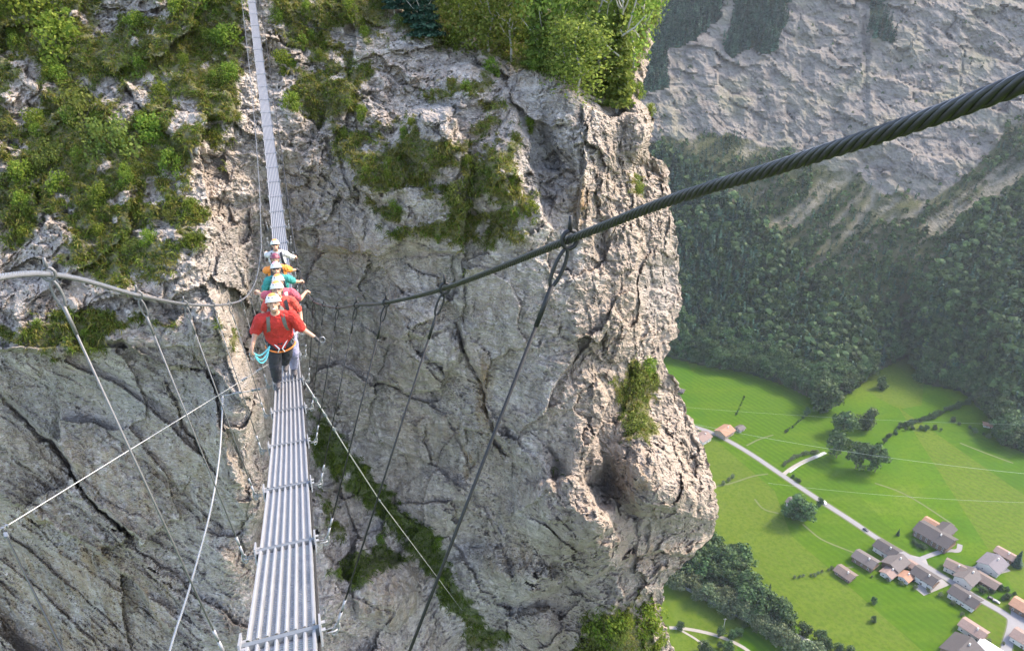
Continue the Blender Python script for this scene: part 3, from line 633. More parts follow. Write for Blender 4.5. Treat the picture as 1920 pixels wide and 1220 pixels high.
for (x, y) in [(1330, 1225), (1350, 1215), (1340, 1232), (1365, 1222), (1318, 1222), (1372, 1195), (1352, 1192), (1275, 1178), (1384, 1190)]:
    gtree(x, y, random.uniform(5, 9), 'valley', 1.2, 'riverside_tree', 'small dark tree by the gravel track left of the river', 'small trees by the gravel track')
# hedges and scattered bushes
def row(pix, n, h0, h1, kind, lb, grp, jit=3, name='hedge_shrub', cat='shrub', wide=1.3):
    pl = np.array(pix, float); L = np.r_[0, np.cumsum(np.hypot(*np.diff(pl, axis=0).T))]
    for s2 in np.linspace(0, L[-1], n):
        gtree(np.interp(s2, L, pl[:, 0])+random.uniform(-jit, jit), np.interp(s2, L, pl[:, 1])+random.uniform(-jit, jit)*.7, random.uniform(h0, h1), kind, wide, name, lb, grp, cat)
row([(1690, 800), (1740, 785), (1790, 765), (1845, 745)], 46, 3, 6, 'valley', 'low dark shrub in the long hedge above the meadow', 'shrubs of the long meadow hedge', 4)
row([(1660, 830), (1690, 805), (1760, 805)], 10, 3, 6, 'valley', 'low shrub beside the grove in the meadow', 'shrubs right of the grove', 5)
row([(1472, 810), (1490, 798), (1506, 785)], 9, 1.5, 3, 'valley', 'small shrub in the short dark hedge on the upper meadow', 'shrubs of the short meadow hedge', 1.5)
row([(1381, 778), (1386, 765), (1395, 745)], 7, 1.5, 2.6, 'valley', 'small dark shrub in the thin hedge on the far meadow', 'shrubs of the thin hedge', 1)
row([(1470, 872), (1490, 858), (1515, 850), (1530, 850)], 14, 3, 5, 'willow', 'shrub on the bank above the stream', 'shrubs on the stream bank', 2)
row([(1487, 895), (1500, 905)], 4, 2.5, 3.5, 'valley', 'dark shrub beside the road below the stream', 'shrubs beside the road', 1.5)
row([(1490, 1085), (1530, 1078), (1560, 1068)], 9, 2, 3.2, 'willow', 'pale shrub in the row left of the village', 'shrubs left of the village', 3)
row([(1790, 790), (1815, 805), (1850, 820), (1895, 840)], 9, 3, 6, 'valley', 'dark shrub along the right edge of the meadow', 'shrubs at the meadow edge on the right', 5)
row([(1840, 1110), (1870, 1105), (1900, 1110), (1880, 1125)], 12, 2, 5, 'valley', 'green garden shrub above the road at the right', 'garden shrubs above the road', 5)
row([(1710, 1018), (1722, 1025), (1735, 1030)], 7, 2.5, 5, 'valley', 'dark shrub in front of the big farmhouse', 'shrubs in front of the big farmhouse', 3)
row([(1635, 1082), (1655, 1085), (1760, 1118), (1775, 1128), (1790, 1140), (1830, 1200), (1880, 1205)], 12, 2, 4, 'willow', 'garden shrub at the lower edge of the village', 'garden shrubs below the village', 4)
# forest edge: individual trees; the wood above reads as one mass
for i in range(250):
    x = random.uniform(1235, 1935); yt = float(np.interp(x, [a for a, b_ in TOE], [b_ for a, b_ in TOE]))
    y = yt-abs(random.gauss(0, 26))-1
    if 1605 < x < 1725 and random.random() < .6: continue
    p, rm, gm = mtn_at(np.array([x]), np.array([y])); h = random.uniform(14, 24)
    kd = 'conifer' if random.random() < .18 else 'valley'
    zn = ('above the far meadow behind the roadside chalets', 'above the short hedge on the upper meadow', 'round the corner of wood nearest the grove', 'at the top of the meadow notch', 'above the long hedge', 'behind the red roofed hut', 'at the right edge above the meadow')[int(np.searchsorted([1370, 1500, 1600, 1720, 1810, 1870], x))]
    sz = 'tall' if h > 19 else 'low'; kn_ = 'broadleaf tree' if kd == 'valley' else 'conifer'
    tree(kd, random.randrange(3), tuple(p[0]-np.array([0, 0, 1.0])), h, random.uniform(.95, 1.3) if kd == 'valley' else .9, 'forest_tree', '%s dark %s at the forest edge %s' % (sz, kn_, zn), 'tree', '%s %ss at the forest edge %s' % (sz, kn_, zn))
rng = np.random.default_rng(21)
NF = 42000; fx_ = rng.uniform(1180, 1990, NF); fy_ = rng.uniform(-90, 860, NF)
fp, frk, fgl = mtn_at(fx_, fy_)
toe_ = np.interp(fx_, [a for a, b_ in TOE], [b_ for a, b_ in TOE]); up = toe_-fy_
dense = np.interp(fx_, [1180, 1250, 1330, 1400, 1500, 1600, 1700, 1780, 1860, 1920, 2000], [265, 290, 330, 400, 500, 575, 590, 470, 330, 270, 260])
patch = fbm(np.c_[fx_*.012, fy_*.02, fx_*0], 4, 25)
den = np.where(fy_ > dense, .82+.9*patch-.35*sstep(1500, 1700, fx_)*sstep(700, 560, fy_), .34+.8*patch)
den = np.where((fx_ > 1740) & (fy_ > 540), np.maximum(den-.1*(patch < .0), .6), den)
den = np.where(fy_ > dense-170, np.maximum(den, .42), den)
den = den*(1-frk*.97)*(1-sstep(.1, .5, fgl)); 
tg = np.zeros(len(fx_))
tg = tong.reshape(n_r, n_c)[np.clip(((fy_+140)/4).astype(int), 0, n_r-1), np.clip(((fx_-1000)/4).astype(int), 0, n_c-1)]
den = np.maximum(den, tg*1.2)
den = np.maximum(den, .035*(frk > .5)*(patch > .1))
keep = (rng.random(len(fx_)) < den*.62) & (up > 6)
fp = fp[keep]; n_f = len(fp); fyk, fxk = fy_[keep], fx_[keep]
fh = rng.uniform(7, 16, n_f)*np.where(fyk > dense[keep], 1.15, .6)*np.where(frk[keep] > .5, .6, 1)
fh = np.where(tg[keep] > 0, rng.uniform(11, 19, n_f), fh)
con = (rng.random(n_f) < np.where(fxk < 1420, .7, .3)) | (tg[keep] > 0)
VV = []; FF = []; base = 0
for k, (proto, msk) in enumerate([(conifer_crown(301, 40, .17, .22), con), (broad_crown(302, n=46, size=.30, lob=9, w=.4), ~con)]):
    pv, pf = proto; idx = np.where(msk)[0]
    an = rng.random(len(idx))*6.283; ca, sa = np.cos(an), np.sin(an)
    sc = fh[idx][:, None]*(1.25 if k == 0 else 1); wd_ = (1.0 if k == 0 else 1.25)
    X = (pv[None, :, 0]*ca[:, None]-pv[None, :, 1]*sa[:, None])*sc*wd_+fp[idx, 0][:, None]
    Y = (pv[None, :, 0]*sa[:, None]+pv[None, :, 1]*ca[:, None])*sc*wd_+fp[idx, 1][:, None]
    Z = pv[None, :, 2]*sc+fp[idx, 2][:, None]-1
    V = np.stack([X, Y, Z], -1).reshape(-1, 3)
    F = (pf[None]+(np.arange(len(idx))*len(pv))[:, None, None]).reshape(-1, 4)
    tone_ = np.repeat(np.clip(rng.normal(0, .32, len(idx)), -.5, .9), len(pv))
    link('mountain_forest', mesh_np('mountain_forest', V, F, LM['conifer' if k == 0 else 'valley'], False, {'treetone': tone_}), kind='stuff', label='dark conifer wood covering the far mountain slope' if k == 0 else 'green broadleaf wood and scrub covering the far mountain slope', cat='forest')

# ------------------------------------------------------------------ village
m_wallw = flat('white_render', (.48, .45, .40), .85, 0, .1, .8); m_wallb = flat('brown_timber', (.13, .085, .055), .85, 0, .25, .8)
m_wallt = flat('tan_timber', (.30, .22, .15), .85, 0, .25, .8)
m_glass = flat('window_glass', (.04, .05, .06), .1, 0, .1, 1); m_frame = flat('window_frame', (.6, .58, .54), .6, 0, .05, 1)
ROOFC = {'dark': (.040, .034, .032), 'grey': (.078, .066, .06), 'brown': (.11, .08, .064), 'pink': (.17, .115, .092), 'orange': (.25, .13, .075), 'violet': (.10, .09, .097), 'white': (.5, .5, .48)}
def roof_mat(nm, c):
    m, t, b, o = new_mat('roof_'+nm)
    cb = coords(t, (1, 1, 1)); wv = N(t, 'ShaderNodeTexWave', {'Vector': cb, 'Scale': 1.4, 'Distortion': .5}, bands_direction='Y')
    f = noise(t, cb, .7, 6, .7); c1 = mixc(t, f, tuple(x*.65 for x in c), tuple(min(1, x*1.4) for x in c))
    t.links.new(c1, b.inputs['Base Color']); b.inputs['Roughness'].default_value = .8; bump(t, b, wv.outputs['Fac'], .4, .08); return m
ROOFM = {k: roof_mat(k, v) for k, v in ROOFC.items()}
RA = G(np.array([1600., 1753.]), np.array([978., 1071.])); ROADANG = math.atan2(RA[1, 1]-RA[0, 1], RA[1, 0]-RA[0, 0])
def house(px, py, L, W, rot, roof, wall, label, hw=5.0, name='house', chim=True, cat='house', pitch=.42, base_mat=None):
    g = G(float(px), float(py)); e = empty(name, tuple(g), label, cat, None, ROADANG+rot)
    hw2 = W/2*pitch; mb = MB()
    x, y = L/2, W/2
    v = [(-x, -y, -.5), (x, -y, -.5), (x, y, -.5), (-x, y, -.5), (-x, -y, hw), (x, -y, hw), (x, y, hw), (-x, y, hw), (-x, 0, hw+hw2), (x, 0, hw+hw2)]
    mb.add(v, [(0, 1, 5, 4), (2, 3, 7, 6), (1, 2, 6, 9, 5), (3, 0, 4, 8, 7)])
    wl = mb.build('wall', wall, e)
    ov = 1.1
    rf = None
    for s2 in (-1, 1):
        mb = MB(); yo = y+ov; ze = hw-ov*pitch; zt = hw+hw2; th_ = .28
        pts = [(-x-ov, 0, zt+.05), (x+ov, 0, zt+.05), (x+ov, s2*yo, ze+.05), (-x-ov, s2*yo, ze+.05)]
        v = pts+[(a, b_, c+th_) for a, b_, c in pts]
        q = [(0, 1, 2, 3), (4, 7, 6, 5), (0, 4, 5, 1), (1, 5, 6, 2), (2, 6, 7, 3), (3, 7, 4, 0)]
        r_ = mb.add(v, q).build('roof', ROOFM[roof], e)
        if rf is None: rf = r_
    if chim:
        mb = MB(); mb.box((L*.18, -W*.12, hw+hw2+.5), (.9, .9, 1.8)); ch = mb.build('chimney', m_wallw, rf)
    for s2 in (-1, 1):
        nwin = max(2, int(L/4))
        for lev in ((1.6, 4.0) if hw > 4 else (1.6,)):
            for i in range(nwin):
                xx = -x+L*(i+.5)/nwin
                mb = MB(); mb.box((xx, s2*(y+.03), lev), (1.25, .14, 1.35)); fr = mb.build('window', m_frame, e)
                mb = MB(); mb.box((xx, s2*(y+.08), lev), (.98, .1, 1.08)); mb.build('pane', m_glass, fr)
        for yy in (-W*.22, W*.22):
            mb = MB(); mb.box((s2*(x+.03), yy, 1.7), (.14, 1.25, 1.35)); fr = mb.build('window', m_frame, e)
            mb = MB(); mb.box((s2*(x+.08), yy, 1.7), (.1, .98, 1.08)); mb.build('pane', m_glass, fr)
    mb = MB(); mb.box((x*.1, -(y+.04), 1.0), (1.1, .12, 2.1)); mb.build('door', m_wallb, e)
    if hw > 4.2:
        mb = MB(); mb.box((x+.55, 0, 2.75), (1.1, W*.8, .16)); mb.box((x+1.05, 0, 3.25), (.08, W*.8, .9)); mb.build('balcony', m_wallb, e)
    return e
Q2 = math.pi/2
house(1358, 814, 15, 12, Q2*1.05, 'orange', m_wallt, 'chalet with an orange brown roof above the upper road')
house(1316, 826, 14, 11, Q2*1.05, 'pink', m_wallw, 'white chalet with a rusty roof half hidden by the cliff edge')
house(1387, 806, 7, 6, Q2, 'grey', m_wallw, 'small grey roofed shed behind the orange brown chalet', 3, chim=False, cat='shed', name='shed')
house(1488, 950, 10, 8, .1, 'grey', m_wallw, 'white house with grey roof half hidden by the round roadside tree')
house(1750, 1012, 25, 17, 0, 'dark', m_wallb, 'biggest farmhouse with a broad dark roof above the road', 6)
house(1770, 1000, 13, 10, Q2, 'dark', m_wallb, 'dark roofed wing at the back of the biggest farmhouse', 5, chim=False)
house(1745, 985, 10, 8, 0, 'orange', m_wallt, 'small orange roofed barn behind the biggest farmhouse', 3.4, chim=False, name='barn', cat='barn')
house(1661, 1036, 15, 12, 0, 'dark', m_wallw, 'dark roofed chalet closest to the road at the village entrance')
house(1621, 1056, 15, 11, .05, 'grey', m_wallb, 'timber house with a plain grey roof at the village edge')
house(1584, 1079, 12, 9, 0, 'brown', m_wallb, 'small brown roofed hut at the far left of the village', 3.4)
house(1677, 1062, 16, 12, Q2, 'grey', m_wallb, 'grey brown roofed house below the village entrance chalet')
house(1666, 1078, 10, 8, Q2, 'pink', m_wallw, 'white house with a faded pink roof at the meadow edge', 3.6)
house(1732, 1088, 15, 12, 0, 'dark', m_wallw, 'white house with a steep black roof beside the lane junction', 5.4)
house(1716, 1068, 12, 7, Q2*0, 'pink', m_wallt, 'long low house with a pinkish roof by the junction', 3.2, chim=False)
house(1697, 1086, 8, 7, Q2, 'orange', m_wallw, 'little house with a light orange roof below the junction', 3.4)
house(1788, 1070, 12, 10, .2, 'brown', m_wallw, 'white house with tan brown roof across the road from the black roof')
house(1812, 1088, 16, 12, Q2, 'grey', m_wallw, 'white chalet with a grey brown roof in the middle of the village')
house(1848, 1094, 14, 9, 0, 'brown', m_wallb, 'long dark timber barn with brown roof behind the middle chalet', 4, chim=False, name='barn', cat='barn')
house(1858, 1064, 16, 14, Q2, 'violet', m_wallw, 'large white house with a violet grey roof above the village')
house(1882, 1046, 12, 8, 0, 'pink', m_wallb, 'pink roofed timber house behind the violet grey roof', 5)
house(1806, 1126, 17, 12, 0, 'dark', m_wallw, 'dark roofed house below the road in the lower village')
house(1822, 1186, 14, 10, 0, 'pink', m_wallw, 'white house with light brown roof alone below the village', 4.6)
house(1800, 1226, 20, 17, Q2, 'dark', m_wallb, 'large dark roof cut by the lower edge of the picture', 5)
house(1855, 1224, 13, 10, 0, 'white', m_wallw, 'low building with a white roof at the lower edge', 3.4, chim=False)
house(1918, 1146, 14, 11, 0, 'orange', m_wallb, 'house with a rusty red roof at the right edge of the picture', 4.6)
house(1920, 1206, 14, 11, 0, 'pink', m_wallw, 'pink roofed house in the lower right corner', 4.6)
house(1855, 800, 11, 5.5, math.radians(30), 'orange', m_wallw, 'white hut with a red roof alone at the upper right meadow', 2.8, chim=False, name='hut', cat='hut')
house(1276, 735, 7, 5, .4, 'grey', m_wallb, 'tiny dark barn on the far meadow beside the cliff edge', 3, chim=False, name='barn', cat='barn')
# cars
def car(px, py, rot, paint, label, L=4.3, W=1.8, hh=1.45, van=False):
    g = G(float(px), float(py), .22); e = empty('parked_car' if not van else 'van', tuple(g), label, 'car' if not van else 'van', None, ROADANG+rot)
    x, y = L/2, W/2
    prof = [(-x, .35), (-x, .85), (-x*.9, .98), (-x*.72, hh), (x*.2, hh), (x*.48, .98), (x*.95, .86), (x, .7), (x, .35)] if not van else [(-x, .35), (-x, hh), (x*.55, hh), (x*.8, 1.15), (x, 1.0), (x, .35)]
    n = len(prof); v = [(a, -y, b_) for a, b_ in prof]+[(a, y, b_) for a, b_ in prof]
    mb = MB(); mb.add(v, [tuple(range(n)), tuple(range(2*n-1, n-1, -1))]+[(i, (i+1) % n, n+(i+1) % n, n+i)[::-1] for i in range(n)]); mb.build('body', paint, e)
    mb = MB(); z0, z1 = (1.0, hh-.08)
    mb.box(((-x*.25 if not van else x*.1), 0, (z0+z1)/2), (L*.42, W+.03, z1-z0)); mb.build('side_window', m_glass, e)
    for sx in (-.62, .62):
        for sy in (-1, 1):
            mb = MB(); mb.tube([(sx*x, sy*(y-.2), .33), (sx*x, sy*(y+.02), .33)], .33, 12); w_ = mb.build('wheel', m_tyre, e)
    for sy in (-1, 1):
        mb = MB(); mb.box((x, sy*y*.7, .72), (.06, .35, .18)); mb.build('headlight', m_frame, e)
m_tyre = flat('tyre', (.02, .02, .02), .8); m_cw = flat('white_paint', (.75, .75, .75), .3, 0, .03); m_ck = flat('black_paint', (.02, .022, .026), .25, 0, .05); m_cb = flat('grey_paint', (.18, .19, .21), .3, 0, .05)
car(1543, 942, 0, m_cw, 'white van driving on the road above the round tree', 5.6, 2.0, 2.3, True)
car(1623, 993.5, 0, m_ck, 'dark car driving alone on the road towards the village')
car(1858, 1122, .2, m_ck, 'dark car parked beside the road at the right'); car(1868, 1128, .2, m_cb, 'grey car parked next to the dark car at the right')
car(1713, 1088, Q2, m_ck, 'dark car parked in the yard of the black roofed house'); car(1830, 1066, .5, m_cb, 'grey car parked in front of the violet grey roofed house')
# power line: masts and wires
m_steel = flat('galvanised_steel', (.50, .52, .53), .42, .85, .1, 20); m_mast = flat('weathered_mast', (.35, .33, .30), .8)
def wire(a, b_, sag, r, label, name='power_line', mat=None):
    A, Bb = Vector(a), Vector(b_); pts = [A.lerp(Bb, i/24)-Vector((0, 0, 4*sag*(i/24)*(1-i/24))) for i in range(25)]
    mb = MB(); mb.tube(pts, r, 5); return mb.build(name, mat or m_wire, None, label=label, cat='wire')
m_wire = flat('bright_wire', (.36, .40, .34), .5, .3, .05)
wire(P(1270., 788., 640), P(1980., 893., 560), 6, .09, 'upper pale power line crossing the meadow grove')
wire(P(1440., 905., 610), P(1980., 943., 540), 4, .07, 'lower pale power line crossing the meadow')
wire(P(1250., 760., 700), P(1980., 797., 640), 4, .05, 'thin high power line crossing the far meadow')
pm = G(1356., 1180.); mb = MB(); mb.tube([tuple(pm), tuple(pm+np.array([0, 0, 11]))], [.22, .14], 7)
e = empty('power_mast', tuple(pm), 'slim grey mast standing at the near river bank', 'mast'); mb.v = [tuple(Vector(v)-Vector(pm)) for v in mb.v]; mb.build('pole', m_mast, e)
mb = MB(); mb.box((0, 0, 10.4), (2.4, .16, .16)); mb.build('crossarm', m_mast, e)
# ------------------------------------------------------------------ grass, shrubs and trees on the cliff
rng = np.random.default_rng(77)
cellw = vegg[:, :cN].copy(); cellw[:, :2] = 0; cellw[gy < -120] = 0; cellw[gy > 1330] = 0
cellw[(gy < -3) | (gy > 1226)] *= 3.5
cellw = np.where(cellw > .35, cellw, 0)
pf_ = cellw.ravel()/cellw.sum(); NT, NBL = 24000, 8; NB = NT*NBL
pick = np.repeat(rng.choice(len(pf_), NT, p=pf_), NBL); pr, pc = pick//cN, pick % cN
root = Vg[pr, pc]; pos = root+rng.normal(0, .045, (NB, 3))
outw = -root/np.linalg.norm(root, axis=1)[:, None]; outw[:, 2] = 0; outw /= np.linalg.norm(outw, axis=1)[:, None]
tsz = np.repeat(rng.uniform(.55, 1.35, NT), NBL)*(1+.5*np.clip(fbm(root*.8, 2, 78), -.6, 1))
dirv = outw*rng.uniform(.3, .9, (NB, 1))+np.c_[rng.normal(0, .5, NB), rng.normal(0, .25, NB), rng.uniform(-.25, 1.0, NB)]
dirv /= np.linalg.norm(dirv, axis=1)[:, None]
ln = rng.uniform(.22, .46, NB)*tsz; sidev = np.cross(dirv, rng.normal(size=(NB, 3))); sidev /= np.linalg.norm(sidev, axis=1)[:, None]
wv = rng.uniform(.014, .034, NB)[:, None]
tip = pos+dirv*ln[:, None]+np.c_[np.zeros(NB), np.zeros(NB), -.35*ln]
midp = pos+dirv*ln[:, None]*.55
BV = np.stack([pos-dirv*.05, midp-sidev*wv, tip, midp+sidev*wv], 1)
isg = np.repeat(rng.random(NT) < np.clip(mossg[pr, pc][::NBL]*1.1+.3, 0, 1), NBL)
for msk, key, lb in ((isg, 'green', 'fresh green grass growing on the cliff ledges and in the gully'), (~isg, 'dry', 'yellowish dry grass hanging from the cliff ledges')):
    V = BV[msk].reshape(-1, 3); link('cliff_grass', mesh_np('cliff_grass', V, np.arange(len(V)).reshape(-1, 4), LM[key]), kind='stuff', label=lb, cat='grass')
SHR = [mesh_np('foliage', *broad_crown(400+i, n=1700, size=.06, w=.5, lob=30, low=.0), LM['shrub']) for i in range(3)]
OLV = [mesh_np('foliage', *broad_crown(420+i, n=2000, size=.05, w=.55, lob=30, low=.0), LM['olive']) for i in range(2)]
STEM = [trunk_mesh('stem', m_bark, 440+i, .7, .018, 9, .4) for i in range(2)]
def shrub(px_, py_, rpx, kind, label, group=None, squash=1.0):
    r, c = cliff_at(px_, py_); r, c = int(r), int(c); p = Vg[r, c]; d = p[1]*CT-p[2]*ST; h = 2.0*rpx*d/FPX
    e = empty('shrub', (p[0], p[1]-.1, p[2]-h*.45), label, 'shrub', group, random.random()*6.28)
    # rooted in the rock at its back
    e.location.y += h*.12
    f = link('foliage', (SHR if kind == 's' else OLV)[random.randrange(2)], e); f.scale = (h*random.uniform(.9, 1.15), h*.75, h*squash)
    k = link('stem', STEM[random.randrange(2)], e); k.scale = (h, h*.8, h)
for (x, y, r, k, lb) in [(55, 55, 62, 's', 'big bright green bush in the upper left corner'), (118, 95, 60, 's', 'big leafy bush right of the corner bush at upper left'), (105, 18, 50, 's', 'bright bush at the top edge near the left corner'),
        (20, 15, 45, 's', 'leafy bush cut by the upper left corner'), (150, 235, 66, 'o', 'wide olive feathery bush on the left ledge'), (215, 290, 68, 'o', 'broad dark olive bush below the feathery bush'),
        (95, 310, 42, 'o', 'olive bush left of the broad dark bush'), (285, 265, 44, 's', 'bright leafy shrub right of the broad dark bush'), (325, 318, 34, 's', 'small bright shrub hanging low right of the dark bush'),
        (40, 335, 34, 's', 'bright shrub at the left edge of the ledges'), (110, 362, 34, 's', 'bright shrub below the olive bushes'), (40, 385, 26, 's', 'small bright shrub low at the left edge'),
        (250, 55, 24, 's', 'small bush below the blue grey rock slab'), (335, 28, 32, 's', 'bush at the top left of the bridge'), (385, 18, 30, 's', 'bush at the top edge closest to the left of the bridge'),
        (425, 85, 32, 's', 'leafy shrub just left of the upper bridge'), (285, 110, 32, 'o', 'olive shrub among the rocks left of the upper bridge'), (190, 375, 32, 's', 'green shrub under the broad dark bush'),
        (520, 40, 22, 's', 'small leafy shrub just right of the upper bridge'), (528, 120, 22, 's', 'leafy shrub right of the bridge below the topmost one'), (545, 205, 28, 's', 'yellow green shrub right of the bridge'),
        (590, 225, 20, 'o', 'olive shrub right of the yellow green shrub'), (680, 215, 18, 's', 'tiny bright shrub on the middle cliff'), (865, 370, 34, 'o', 'dark round bush in the middle of the cliff'),
        (990, 235, 15, 's', 'tiny shrub on the smooth grey rock panel'), (995, 402, 24, 's', 'bright shrub at the end of the mid ledge'), (1195, 735, 46, 'o', 'olive bush filling the notch on the sunny pillar'),
        (1188, 800, 36, 'o', 'lower olive bush in the notch of the sunny pillar'), (1212, 690, 22, 's', 'green shrub at the top of the sunny notch'), (1190, 345, 22, 'o', 'yellow olive shrub on the upper sunny pillar'),
        (1140, 1185, 46, 's', 'bright bush at the bottom of the sunny pillar'), (1205, 1165, 48, 's', 'tall bright bush at the bottom right of the cliff'), (1110, 1215, 40, 'o', 'olive bush at the bottom edge of the cliff'),
        (1225, 1215, 34, 's', 'leafy bush in the bottom corner of the cliff'), (1224, 180, 22, 's', 'leafy shrub sticking out from the upper cliff edge'), (1230, 210, 14, 's', 'tiny shrub on the upper cliff edge'), (65, 240, 30, 's', 'bright shrub between the left rocks'),
        (410, 150, 26, 'o', 'olive shrub left of the bridge on the dry slope'), (460, 30, 24, 's', 'leafy shrub behind the upper bridge cables'), (250, 470, 22, 'o', 'low olive shrub above the main left cable'), (900, 250, 18, 'o', 'low shrub on the banded rock'),
        (740, 50, 24, 'o', 'dark shrub at the left foot of the cliff top trees'), (655, 20, 20, 's', 'small shrub at the top edge right of the bridge')]:
    shrub(x, y, r, k, lb)
rs = np.random.default_rng(5)
for zone, nz, lo, hi, lb, grp in (((0, 470, 0, 470), 46, 12, 26, 'small leafy shrub among the grass left of the upper bridge', 'small shrubs left of the upper bridge'), ((520, 760, 0, 240), 14, 10, 18, 'small leafy shrub on the cliff right of the upper bridge', 'small shrubs right of the upper bridge'),
        ((760, 1200, 60, 190), 22, 14, 28, 'low shrub under the cliff top trees', 'low shrubs under the cliff top trees'), ((640, 1020, 200, 460), 16, 9, 16, 'small shrub on the banded middle cliff', 'small shrubs on the banded cliff'), ((1100, 1250, 1130, 1215), 6, 16, 28, 'small bush at the foot of the sunny pillar', 'small bushes at the foot of the pillar'), ((-20, 340, 560, 670), 6, 8, 14, 'tiny shrub on the left grassy ledge', 'tiny shrubs on the left ledge'), ((600, 900, 780, 1180), 12, 8, 15, 'tiny green plant in the mossy gully', 'tiny plants in the mossy gully')):
    k = 0
    for _ in range(nz*6):
        x, y = rs.uniform(zone[0], zone[1]), rs.uniform(zone[2], zone[3]); r, c = cliff_at(x, y)
        if vegg[int(r), int(c)] < .5: continue
        shrub(x, y, rs.uniform(lo, hi), 's' if rs.random() < .65 else 'o', lb, grp); k += 1
        if k >= nz: break
BIR = [mesh_np('crown', *broad_crown(500+i, n=2600, size=.034, w=.30, lob=40, low=.06), LM['birch']) for i in range(3)]
DCO = [mesh_np('crown', *conifer_crown(520+i, 4200, .2, .045), LM['conifer']) for i in range(2)]
LAR = [mesh_np('crown', *conifer_crown(540+i, 3600, .17, .04), LM['birch']) for i in range(2)]
BTR = [trunk_mesh('trunk', m_palebark, 560+i, .95, .016, 12, .22) for i in range(2)]
def cliff_tree(px_, py_, hpx, crown, label, name='birch_tree', wide=1.0):
    r, c = cliff_at(px_, py_); p = Vg[int(r), int(c)]; d = p[1]*CT-p[2]*ST; h = hpx*d/FPX/.93
    e = empty(name, tuple(p-np.array([0, 0, .15])), label, 'tree', None, random.random()*6.28)
    f = link('crown', crown, e); f.scale = (h*wide, h*wide, h); k = link('trunk', BTR[random.randrange(2)], e); k.scale = (h, h, h)
for (x, y, hp, cr, lb, nm, w_) in [(800, 70, 150, DCO[0], 'dark conifer at the left end of the cliff top trees', 'conifer_tree', 1.2), (770, 45, 120, DCO[1], 'shadowy conifer left of the cliff top birches', 'conifer_tree', 1.2), (742, 20, 110, DCO[0], 'dark conifer touching the top edge above the banded cliff', 'conifer_tree', 1.1),
        (868, 92, 160, BIR[0], 'bright birch at the left of the cliff top wood', 'birch_tree', 1.15), (915, 95, 150, BIR[1], 'second bright birch from the left on the cliff top', 'birch_tree', 1.1), (960, 110, 150, BIR[2], 'birch above the grassy hump on the cliff top', 'birch_tree', 1.0),
        (1010, 130, 190, LAR[0], 'tall slender larch in the middle of the cliff top wood', 'larch_tree', 1.0), (1045, 120, 200, BIR[0], 'tall birch behind the round front birch', 'birch_tree', 1.0), (1085, 182, 130, BIR[2], 'round low birch in front of the cliff top wood', 'birch_tree', 1.45),
        (1060, 160, 110, BIR[1], 'low birch left of the round front birch', 'birch_tree', 1.2), (1120, 130, 210, BIR[1], 'tall birch behind the larch at the cliff edge', 'birch_tree', .95), (1153, 205, 250, LAR[1], 'larch with a bare lower trunk at the cliff edge', 'larch_tree', .9),
        (1185, 130, 190, BIR[2], 'slim birch on the cliff edge right of the larch', 'birch_tree', .9), (1208, 60, 130, BIR[0], 'rightmost birch leaning over the valley', 'birch_tree', .9), (985, 60, 120, BIR[1], 'birch at the back of the cliff top wood', 'birch_tree', 1.1), (1100, 40, 120, LAR[0], 'larch at the top edge above the cliff top wood', 'larch_tree', 1.1), (890, 30, 110, BIR[2], 'birch at the top edge behind the leftmost birch', 'birch_tree', 1.2), (1165, 40, 120, BIR[1], 'birch at the top edge near the cliff rim', 'birch_tree', 1.1)]:
    cliff_tree(x, y, hp, cr, lb, nm, w_)
# ------------------------------------------------------------------ suspension footbridge
PSI = 0.31956468; SCB = .9; OFF = -0.4557*SCB
a0, a1, a2, a3, S0, T0b = -2.411714*SCB, -.492393, .01209762/SCB, -4.588382e-5/SCB**2, 1.7253175*SCB, 3.66387583*SCB
def zdeck(t): return a0+a1*t+a2*t*t+a3*t**3
def slope(t): return a1+2*a2*t+3*a3*t*t
def Bw(t, o, z):                                                   # bridge coordinates (along, across, up) -> world
    oo = o+OFF; return Vector((-math.sin(PSI)*t+math.cos(PSI)*oo, math.cos(PSI)*t+math.sin(PSI)*oo, z))
def hitB(px_, py_, t):                                             # pixel -> (across, up) on the upright plane at t
    r = ray(px_, py_); dt = -math.sin(PSI)*r[0]+math.cos(PSI)*r[1]; k = t/dt
    return math.cos(PSI)*r[0]*k+math.sin(PSI)*r[1]*k-OFF, r[2]*k
TB = [T0b]
for k in range(32): tt = TB[-1]; tm = tt+.5*S0/math.hypot(1, slope(tt)); TB.append(tt+S0/math.hypot(1, slope(tm)))
tt = T0b; TN = []
for k in range(3): tm = tt-.5*S0/math.hypot(1, slope(tt)); tt = tt-S0/math.hypot(1, slope(tm)); TN.append(tt)
TB = TN[::-1]+TB                                                   # index 3 is the first cross beam in view
K0 = 3; DW = .46*SCB
brg = empty('suspension_bridge', Bw(TB[K0], 0, zdeck(TB[K0])), 'narrow steel suspension footbridge hanging between cliffs, carrying the hikers', 'bridge')
BO = brg.location.copy()
def bl(p): return Vector(p)-BO
m_galv, t, b, o = new_mat('galvanised_deck')
f = noise(t, coords(t), 9, 6, .6); t.links.new(mixc(t, f, (.21, .215, .22), (.33, .335, .34)), b.inputs['Base Color'])
b.inputs['Metallic'].default_value = .35; b.inputs['Roughness'].default_value = .5; bump(t, b, noise(t, coords(t), 60, 3), .1, .002)
m_beam = flat('beam_steel', (.20, .215, .225), .5, .6, .2, 14)
m_cable, t, b, o = new_mat('wire_rope')
t.links.new(mixc(t, noise(t, coords(t), 40, 3), (.008, .0075, .0065), (.026, .024, .022)), b.inputs['Base Color']); b.inputs['Metallic'].default_value = .1; b.inputs['Roughness'].default_value = .5  # near-black base takes in the shade on the right main cable
